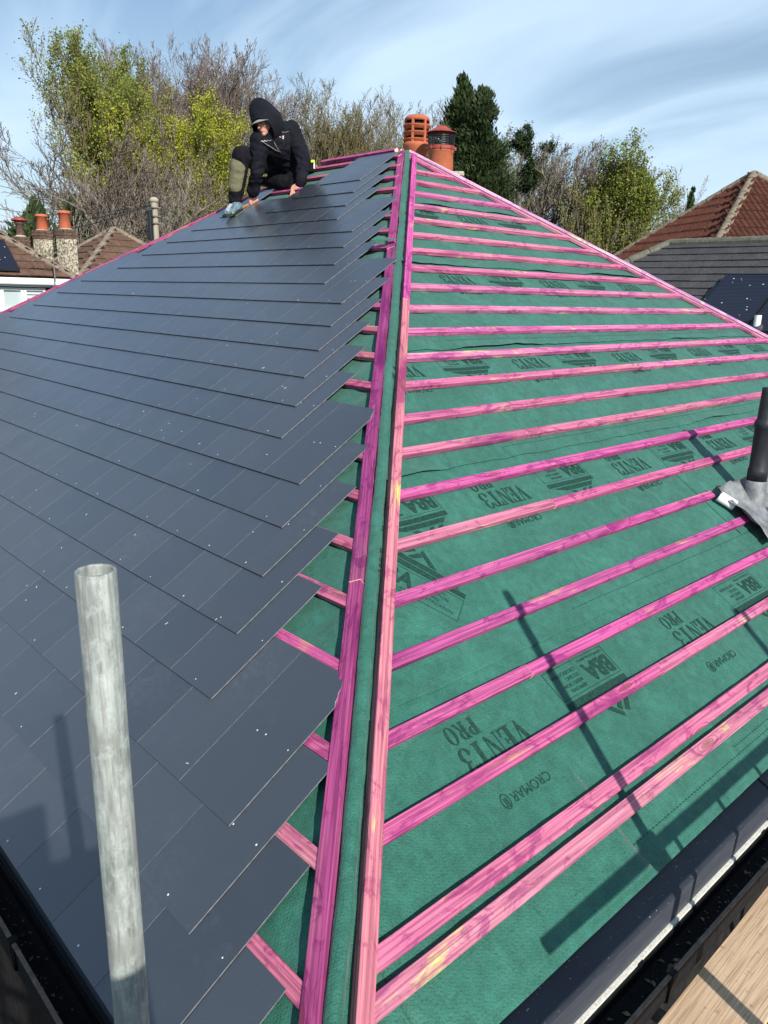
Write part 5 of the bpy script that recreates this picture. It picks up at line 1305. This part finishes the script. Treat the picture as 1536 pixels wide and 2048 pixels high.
def remesh(m, name, mat, parent, voxel=.008, smooth=4, wr=0.0, wf=9.0, aniso=None):
    me = mesh_from(name+'_raw', m.v, m.f); bm = bmesh.new(); bm.from_mesh(me); bmesh.ops.recalc_face_normals(bm, faces=bm.faces); bm.to_mesh(me); bm.free()
    o = bpy.data.objects.new('tmp', me); C.objects.link(o)
    md = o.modifiers.new('r', 'REMESH'); md.mode = 'VOXEL'; md.voxel_size = voxel
    sm = o.modifiers.new('s', 'SMOOTH'); sm.iterations = smooth; sm.factor = .6
    dg = bpy.context.evaluated_depsgraph_get(); out_ = bpy.data.meshes.new_from_object(o.evaluated_get(dg)); bpy.data.objects.remove(o); bpy.data.meshes.remove(me)
    out_.name = name
    if wr:
        ns = [v.normal.copy() for v in out_.vertices]
        for v, n_ in zip(out_.vertices, ns):
            q = v.co*wf; h = mnoise.noise(q)+.6*mnoise.noise(Vector((q.x*2.1, q.y*2.1, q.z*3.2)))
            h = (1-abs(h)*2.2)*.6+h*.3; v.co += n_*wr*h
    out_.polygons.foreach_set('use_smooth', [True]*len(out_.polygons)); out_.materials.clear(); out_.materials.append(mat)
    o = link(name, out_); part(o, parent); return o
M['skin'] = simple('skin', (0.56, 0.27, 0.19), 0.5, 0.35, var=0.12, scale=30)
def cloth(name, a, b, sc_=60):
    t = NT(name, 0.92, 0.12); co = t.coord(); c = t.ramp(t.noise(co, 7, 4), [(0.3, a), (0.7, b)]); t.color(c); t.bump(t.math('ADD', t.noise(co, 9, 4, .6, .8), t.math('MULTIPLY', t.noise(co, 220, 2), .3)), .55, .012); return t.m
M['hoodie'] = cloth('navy_hooded_fleece', (0.0075, 0.008, 0.012), (0.013, 0.014, 0.020))
M['trouser'] = cloth('black_work_trouser', (0.006, 0.006, 0.008), (0.012, 0.012, 0.015))
M['khaki'] = cloth('khaki_panel', (0.13, 0.125, 0.075), (0.18, 0.17, 0.105))
M['lime'] = simple('lime_fabric', (0.50, 0.85, 0.02), .6, .3, var=.08)
M['shoe'] = simple('pale_blue_knit', (0.10, 0.155, 0.20), .7, .3, var=.75, scale=55)
M['brim'] = simple('grey_cap_brim', (0.24, 0.26, 0.28), .8, .2, var=.1)
M['red'] = simple('red_embroidery', (0.45, 0.02, 0.03), .8, .1, var=.1)
M['orangey'] = simple('worn_handle', (0.25, 0.14, 0.07), .7, .3, var=.3, scale=30)
M['blade'] = simple('dull_blade', (0.14, 0.13, 0.11), .4, .5, .7, var=.3, scale=40)
Pt = at
J = dict(pel=Pt(578, 338, 9.12), wai=Pt(572, 318, 9.05), che=Pt(553, 287, 8.90), nec=Pt(541, 266, 8.82), shR=Pt(519, 282, 8.80), elR=Pt(515, 343, 8.80), wrR=Pt(505, 387, 8.91), haR=Pt(506, 400, 8.93),
         shL=Pt(583, 259, 8.90), elL=Pt(609, 322, 8.76), wrL=Pt(600, 366, 8.70), haL=Pt(594, 378, 8.695),
         hiR=Pt(562, 332, 9.10), knR=Pt(483, 311, 8.82), anR=Pt(471, 398, 8.86), toR=Pt(456, 434, 8.77), heR=Pt(481, 424, 8.86),
         hiL=Pt(592, 338, 9.10), knL=Pt(590, 372, 8.86), anL=Pt(545, 360, 9.08), toL=Pt(512, 362, 9.20))
HC = Pt(531, 246, 8.80)
HF = (-vR*.52-vU*.50-vF*.66).normalized(); HU = (vU-HF*vU.dot(HF)).normalized(); HS = HU.cross(HF).normalized()
# body (skin): one continuous figure
b = MB()
for a, c_, ra, rb in (('pel', 'wai', .13, .12), ('wai', 'che', .12, .13), ('che', 'nec', .13, .07), ('che', 'shR', .10, .065), ('che', 'shL', .10, .065), ('shR', 'elR', .05, .042), ('elR', 'wrR', .042, .029), ('shL', 'elL', .05, .042), ('elL', 'wrL', .042, .029),
                     ('pel', 'hiR', .12, .085), ('pel', 'hiL', .12, .085), ('hiR', 'knR', .08, .06), ('knR', 'anR', .055, .04), ('hiL', 'knL', .08, .06), ('knL', 'anL', .055, .04), ('anR', 'heR', .03, .02), ('anL', 'toL', .025, .02)):
    capsule(b, J[a], J[c_], ra, rb)
capsule(b, J['nec'], HC-HU*.07-HF*.02, .062, .058)
ellipsoid(b, HC, (HS*.078, HF*.098, HU*.115)); ellipsoid(b, HC-HU*.055+HF*.035, (HS*.052, HF*.062, HU*.068))
capsule(b, HC+HF*.088+HU*.012, HC+HF*.118-HU*.024, .010, .015, 8)          # nose
ellipsoid(b, HC+HF*.092-HU*.062, (HS*.024, HF*.012, HU*.010)); ellipsoid(b, HC+HF*.085-HU*.092, (HS*.022, HF*.018, HU*.018))
for s_ in (-1, 1): ellipsoid(b, HC+HS*.078*s_-HF*.01, (HS*.010, HF*.02, HU*.032)); ellipsoid(b, HC+HF*.080+HS*.034*s_+HU*.022, (HS*.02, HF*.014, HU*.010)); ellipsoid(b, HC+HF*.068+HS*.042*s_-HU*.025, (HS*.022, HF*.018, HU*.022))
def hand(m, wr, pc, fdir, spread, nrm, grip=.4, sc_=1.0):
    f = fdir.normalized(); s_ = (spread-f*spread.dot(f)).normalized(); n_ = nrm.normalized()
    for q in (-.6, 0, .6): capsule(m, wr+s_*.008*q, pc+s_*.030*q, .022*sc_, .017*sc_, 8)
    for k, (off, ln) in enumerate(((-.038, .068), (-.013, .080), (.013, .074), (.037, .058))):
        p = pc+s_*off+f*.012; d = (f+s_*off*4).normalized(); segs_ = [p]
        for j, fr in enumerate((.45, .32, .25)):
            d = (d+(-n_)*grip*(1.0+.5*j)*.8).normalized(); p = p+d*ln*fr*sc_*1.15; segs_.append(p)
        for j in range(3): capsule(m, segs_[j], segs_[j+1], (.0105-.001*j)*sc_, (.0098-.001*j)*sc_, 7)
    t0 = wr.lerp(pc, .45)-s_*.028; t1 = t0-s_*.030+f*.026-n_*.008; t2 = t1-s_*.006+f*.030-n_*.012
    capsule(m, t0, t1, .014*sc_, .0115*sc_, 7); capsule(m, t1, t2, .0115*sc_, .009*sc_, 7)
hand(b, J['wrR'], J['haR'], (-vU*.7+vR*.55+vF*.1), (vR*.6+vU*.5), (-vF+vU*.2), .55, 1.25)
hand(b, J['wrL'], J['haL'], (-vU*.85-vR*.35), (vR*.9-vU*.3), (-vF*.6+vU*.6), .25, 1.2)
body = remesh(b, 'body', M['skin'], man, .0065, 2)
# hooded top
b = MB()
for a, c_, ra, rb in (('pel', 'wai', .165, .165), ('wai', 'che', .165, .175), ('che', 'nec', .17, .095), ('che', 'shR', .14, .095), ('che', 'shL', .14, .085), ('nec', 'shL', .085, .082), ('nec', 'shR', .085, .085), ('shR', 'elR', .092, .070), ('elR', 'wrR', .072, .052), ('shL', 'elL', .084, .072), ('elL', 'wrL', .072, .052)):
    e = J[c_]
    if a.startswith('el'): e = J[a].lerp(J[c_], .93)
    capsule(b, J[a], e, ra, rb)
for w1, w2 in (('elR', 'wrR'), ('elL', 'wrL')):
    p = J[w1].lerp(J[w2], .80); capsule(b, p, J[w1].lerp(J[w2], .84), .066, .064)
    capsule(b, J[w1].lerp(J[w2], .90), J[w1].lerp(J[w2], .99), .047, .045)
ellipsoid(b, J['che']+Vector((0, 0, .03))+vF*.06, (vR*.20, vF*.15, vU*.17))
hood_ = remesh(b, 'hooded_top', M['hoodie'], man, .011, 3, .017, 8.0)
# hood
V = []; F = []; n_, k_ = 40, 28; CH = HC-HU*.008-HF*.02; OD = (HF*.92-HU*.40).normalized()
PK = (vU*.90-vR*.50+vF*.05).normalized()
for j in range(k_+1):
    th = math.pi*j/k_
    for i in range(n_):
        ph = 2*math.pi*i/n_; d = (OD*math.cos(th)+(HS*math.cos(ph)+OD.cross(HS)*math.sin(ph))*math.sin(th)).normalized()
        r_ = .145+.115*max(0, d.dot(PK))**5.0+.030*max(0, d.dot(-HU))+.006*mnoise.noise(d*5)+.02*max(0, -d.dot(OD))
        V.append(CH+d*r_)
for j in range(k_):
    for i in range(n_): F.append((j*n_+i, (j+1)*n_+i, (j+1)*n_+(i+1) % n_, j*n_+(i+1) % n_))
F = [f for f in F if min((V[i]-CH).normalized().dot(OD) for i in f) < .62]
me = mesh_from('hood', V, F, True); bm = bmesh.new(); bm.from_mesh(me); bmesh.ops.delete(bm, geom=[v for v in bm.verts if not v.link_faces], context='VERTS'); bmesh.ops.remove_doubles(bm, verts=bm.verts, dist=.0005); bm.to_mesh(me); bm.free(); me.materials.append(M['hoodie']); hd_ = link('hood', me); part(hd_, hood_)
md = hd_.modifiers.new('t', 'SOLIDIFY'); md.thickness = .014; md.offset = 0; md = hd_.modifiers.new('s', 'SUBSURF'); md.levels = 1; md.render_levels = 1
rim = MB(); R0 = math.acos(.62)
def rp(ph):
    d = (OD*math.cos(R0)+(HS*math.cos(ph)+OD.cross(HS)*math.sin(ph))*math.sin(R0)).normalized(); return CH+d*(.145+.115*max(0, d.dot(PK))**5.0+.030*max(0, d.dot(-HU)))
rim.tube([rp(2*math.pi*i/36) for i in range(37)], .013, 8, cap=False); o = rim.build('hood_hem', M['hoodie'], None, smooth=True); part(o, hood_)
# cap with grey brim, eyes, mouth
cp = MB(); ellipsoid(cp, HC+HU*.045-HF*.006, (HS*.088, HF*.104, HU*.085)); cap = P_(cp, 'cap', M['trouser'], man, smooth=True)
V = []; F = []
for j in range(6):
    for i in range(13):
        a = -1.25+2.5*i/12; r_ = .078+.075*j/5*math.cos(a*.75); V.append(HC+HU*(.048-.028*(j/5)-.018*(a*a)*.6)+HF*(math.cos(a)*r_*1.12)+HS*(math.sin(a)*r_))
for j in range(5):
    for i in range(12): F.append((j*13+i, j*13+i+1, (j+1)*13+i+1, (j+1)*13+i))
me = mesh_from('cap_brim', V, F, True); me.materials.append(M['brim']); o = link('cap_brim', me); part(o, cap); md = o.modifiers.new('t', 'SOLIDIFY'); md.thickness = .004
for s_ in (-1, 1):
    q = MB(); ellipsoid(q, HC+HF*.092+HS*.030*s_+HU*.006, (HS*.012, HF*.006, HU*.006), 10, 6); o = q.build('eye', M['black'], None, smooth=True); part(o, body)
q = MB(); ellipsoid(q, HC+HF*.103-HU*.063, (HS*.021, HF*.004, HU*.0035), 10, 6); o = q.build('mouth', M['terra_dark'], None, smooth=True); part(o, body)
# trousers
b = MB()
for a, c_, ra, rb in (('pel', 'hiR', .16, .12), ('pel', 'hiL', .16, .12), ('hiR', 'knR', .115, .092), ('knR', 'anR', .090, .070), ('hiL', 'knL', .12, .098), ('knL', 'anL', .092, .070)): capsule(b, J[a], J[c_], ra, rb)
tr = remesh(b, 'trousers', M['trouser'], man, .012, 3, .012, 8.0)
b = MB(); kd = (J['anR']-J['knR']); capsule(b, J['knR']+kd*.25-vR*.012-vF*.018, J['knR']+kd*.72-vR*.012-vF*.018, .088, .078)
kp = remesh(b, 'khaki_leg_panel', M['khaki'], man, .010, 3, .009, 8.0); 
# shoes
def shoe(an, toe, heel, tag_, pale):
    ax = (toe-heel).normalized(); n_ = NL; sd = ax.cross(n_).normalized(); b = MB()
    capsule(b, heel+n_*.055, toe+n_*.035-ax*.02, .048, .036); capsule(b, heel+n_*.06+ax*.02, an, .050, .055); ellipsoid(b, toe-ax*.06+n_*.04, (ax*.09, sd*.052, n_*.040))
    o = remesh(b, 'shoe', M['shoe'] if pale else M['trouser'], man, .008, 2); o['label'] = tag_
    m = MB(); V = []; F = []; N = 20
    for z in (0.004, .032):
        for i in range(N):
            a = 2*math.pi*i/N; L = (toe-heel).length/2+.055; V.append((toe+heel)/2+ax*math.cos(a)*L+sd*math.sin(a)*(.050+.006*math.cos(a))+n_*(z+.004*math.cos(a*3)))
    F = [(i, (i+1) % N, N+(i+1) % N, N+i) for i in range(N)]+[tuple(range(N))[::-1], tuple(range(N, 2*N))]; m.add(V, F); s2 = m.build('sole', M['black'], None); part(s2, o)
    if pale:
        m = MB(); mid = heel.lerp(toe, .55)+n_*.055-vF*.052
        for k in range(6):
            c_ = heel.lerp(toe, .42+.09*k)+n_*(.098-.008*k)-vF*.012; m.tube([c_-sd*.03, c_+n_*.006, c_+sd*.03], .005, 5)
        l_ = m.build('laces', M['white'], None); part(l_, o)
        return o, ax, n_
    return o, ax, n_
sh, sax, snn = shoe(J['anR'], J['toR'], J['heR'], 'pale blue and lime trainer', True)
shoe(J['anL'], J['toL'], J['anL']-vF*-.05-vU*.06, 'black trainer behind', False)
dg = bpy.context.evaluated_depsgraph_get()
def bvh_of(o):
    me = o.data; mw = wmat(o); return BVHTree.FromPolygons([mw @ v.co for v in me.vertices], [tuple(p.vertices) for p in me.polygons])
def decal(name, polys, cx, cy, k, bvh, mat, parent, off=.004, rot=0.0):
    # polygons in metres about a centre seen at (cx,cy): laid on the surface of the cloth
    V = []; F = []
    base = Vector(CAM)
    for P in polys:
        ids = []
        for x, y in P:
            X = x*math.cos(rot)-y*math.sin(rot); Y = x*math.sin(rot)+y*math.cos(rot)
            d = Vector(ray(cx+X*k, cy-Y*k)); loc, nn, _, _ = bvh.ray_cast(base, d)
            if loc is None: ids = None; break
            V.append(loc-d*off); ids.append(len(V)-1)
        if ids: F.append(tuple(ids))
    if not F: return
    o = link(name, mesh_from(name, V, F), mat); part(o, parent); return o
bh = bvh_of(hood_); 
# white script line and red/white gull badge on the chest
pts = [(-.062+.0105*i, .006*math.sin(i*1.9)+.004*math.sin(i*3.7)+.0016*i*.5) for i in range(12)]
decal('chest_lettering', [[(pts[i][0], pts[i][1]-.002), (pts[i+1][0], pts[i+1][1]-.002), (pts[i+1][0], pts[i+1][1]+.003), (pts[i][0], pts[i][1]+.003)] for i in range(11)], 533, 282.5, 172, bh, M['white'], hood_, .003)
gull = [[(-.030, .004), (-.014, -.004), (-.004, -.012), (-.006, .000), (-.018, .006)], [(-.006, -.012), (.006, -.016), (.012, -.004), (.000, .000)]]
decal('badge', gull, 564.5, 274.5, 172, bh, M['red'], hood_, .004)
decal('badge_outline', [[(.000, .012), (.016, .018), (.022, .012), (.004, .006)], [(.004, .004), (.018, .000), (.022, -.006), (.010, -.004)], [(.008, -.010), (.018, -.014), (.010, -.020), (.002, -.016)], [(-.034, .006), (-.026, .008), (-.016, .001), (-.022, -.001)]], 564.5, 274.5, 172, bh, M['white'], hood_, .005)
st = MB()
for a_ in ([(527, 285), (540, 293), (552, 301), (561, 304)], [(548, 284), (552, 292), (557, 300), (561, 306)], [(556, 262), (562, 264), (570, 265), (577, 263)]):
    pp = []
    for x, y in a_:
        d = Vector(ray(x, y)); loc, *_ = bh.ray_cast(Vector(CAM), d)
        if loc: pp.append(loc-d*.006)
    if len(pp) > 2: q = MB(); q.tube(pp, .0042, 6); o = q.build('drawstring', M['steel'], None, smooth=True); part(o, hood_)
# tool pouch with lime clip on the back hip
pp_ = Pt(622, 332, 9.15); q = MB(); q.box(pp_, vR*.045, vU*.07, vF*.03); pouch = P_(q, 'tool_pouch', M['trouser'], man, bevel=.012)
for (x, y, a_, c_) in ((619, 316, .012, .010), (625, 323, .022, .014)):
    q = MB(); q.box(Pt(x, y, 9.13), vR*a_, vU*c_, vF*.012); o = q.build('lime_clip', M['lime'], None, bevel=.003); part(o, pouch)
q = MB(); q.box(Pt(628.5, 331, 9.12), vR*.006, vU*.035, vF*.006); o = q.build('white_strap', M['white'], None); part(o, pouch)
# lime flash on the trainer
bs = bvh_of(sh)
decal('lime_flash', [[(-.035, -.012), (-.012, -.022), (.030, .012), (.028, .016), (-.006, -.006), (-.028, .0)], [(.006, -.018), (.016, -.022), (.030, .000), (.026, .004)]], 470, 424, 172, bs, M['lime'], sh, .012)
# hand tool
ht = empty('slaters_tool', tuple(Pt(489, 415, 8.92))); tag(ht, 'long flat slater\'s blade with a worn handle held over the trainer', 'tool')
q = MB(); a_, c_ = Pt(470.5, 383, 8.86), Pt(491, 430, 8.86); t_ = (c_-a_).normalized(); sd = vR.cross(t_).normalized(); q.box((a_+c_)/2, (c_-a_)/2, vR.lerp(vF, .3).normalized()*.010, sd.cross(t_)*0+vF*.003); P_(q, 'blade', M['blade'], ht)
q = MB(); capsule(q, Pt(480, 416, 8.86), Pt(505, 407, 8.955), .017, .015); P_(q, 'handle', M['orangey'], ht, smooth=True)
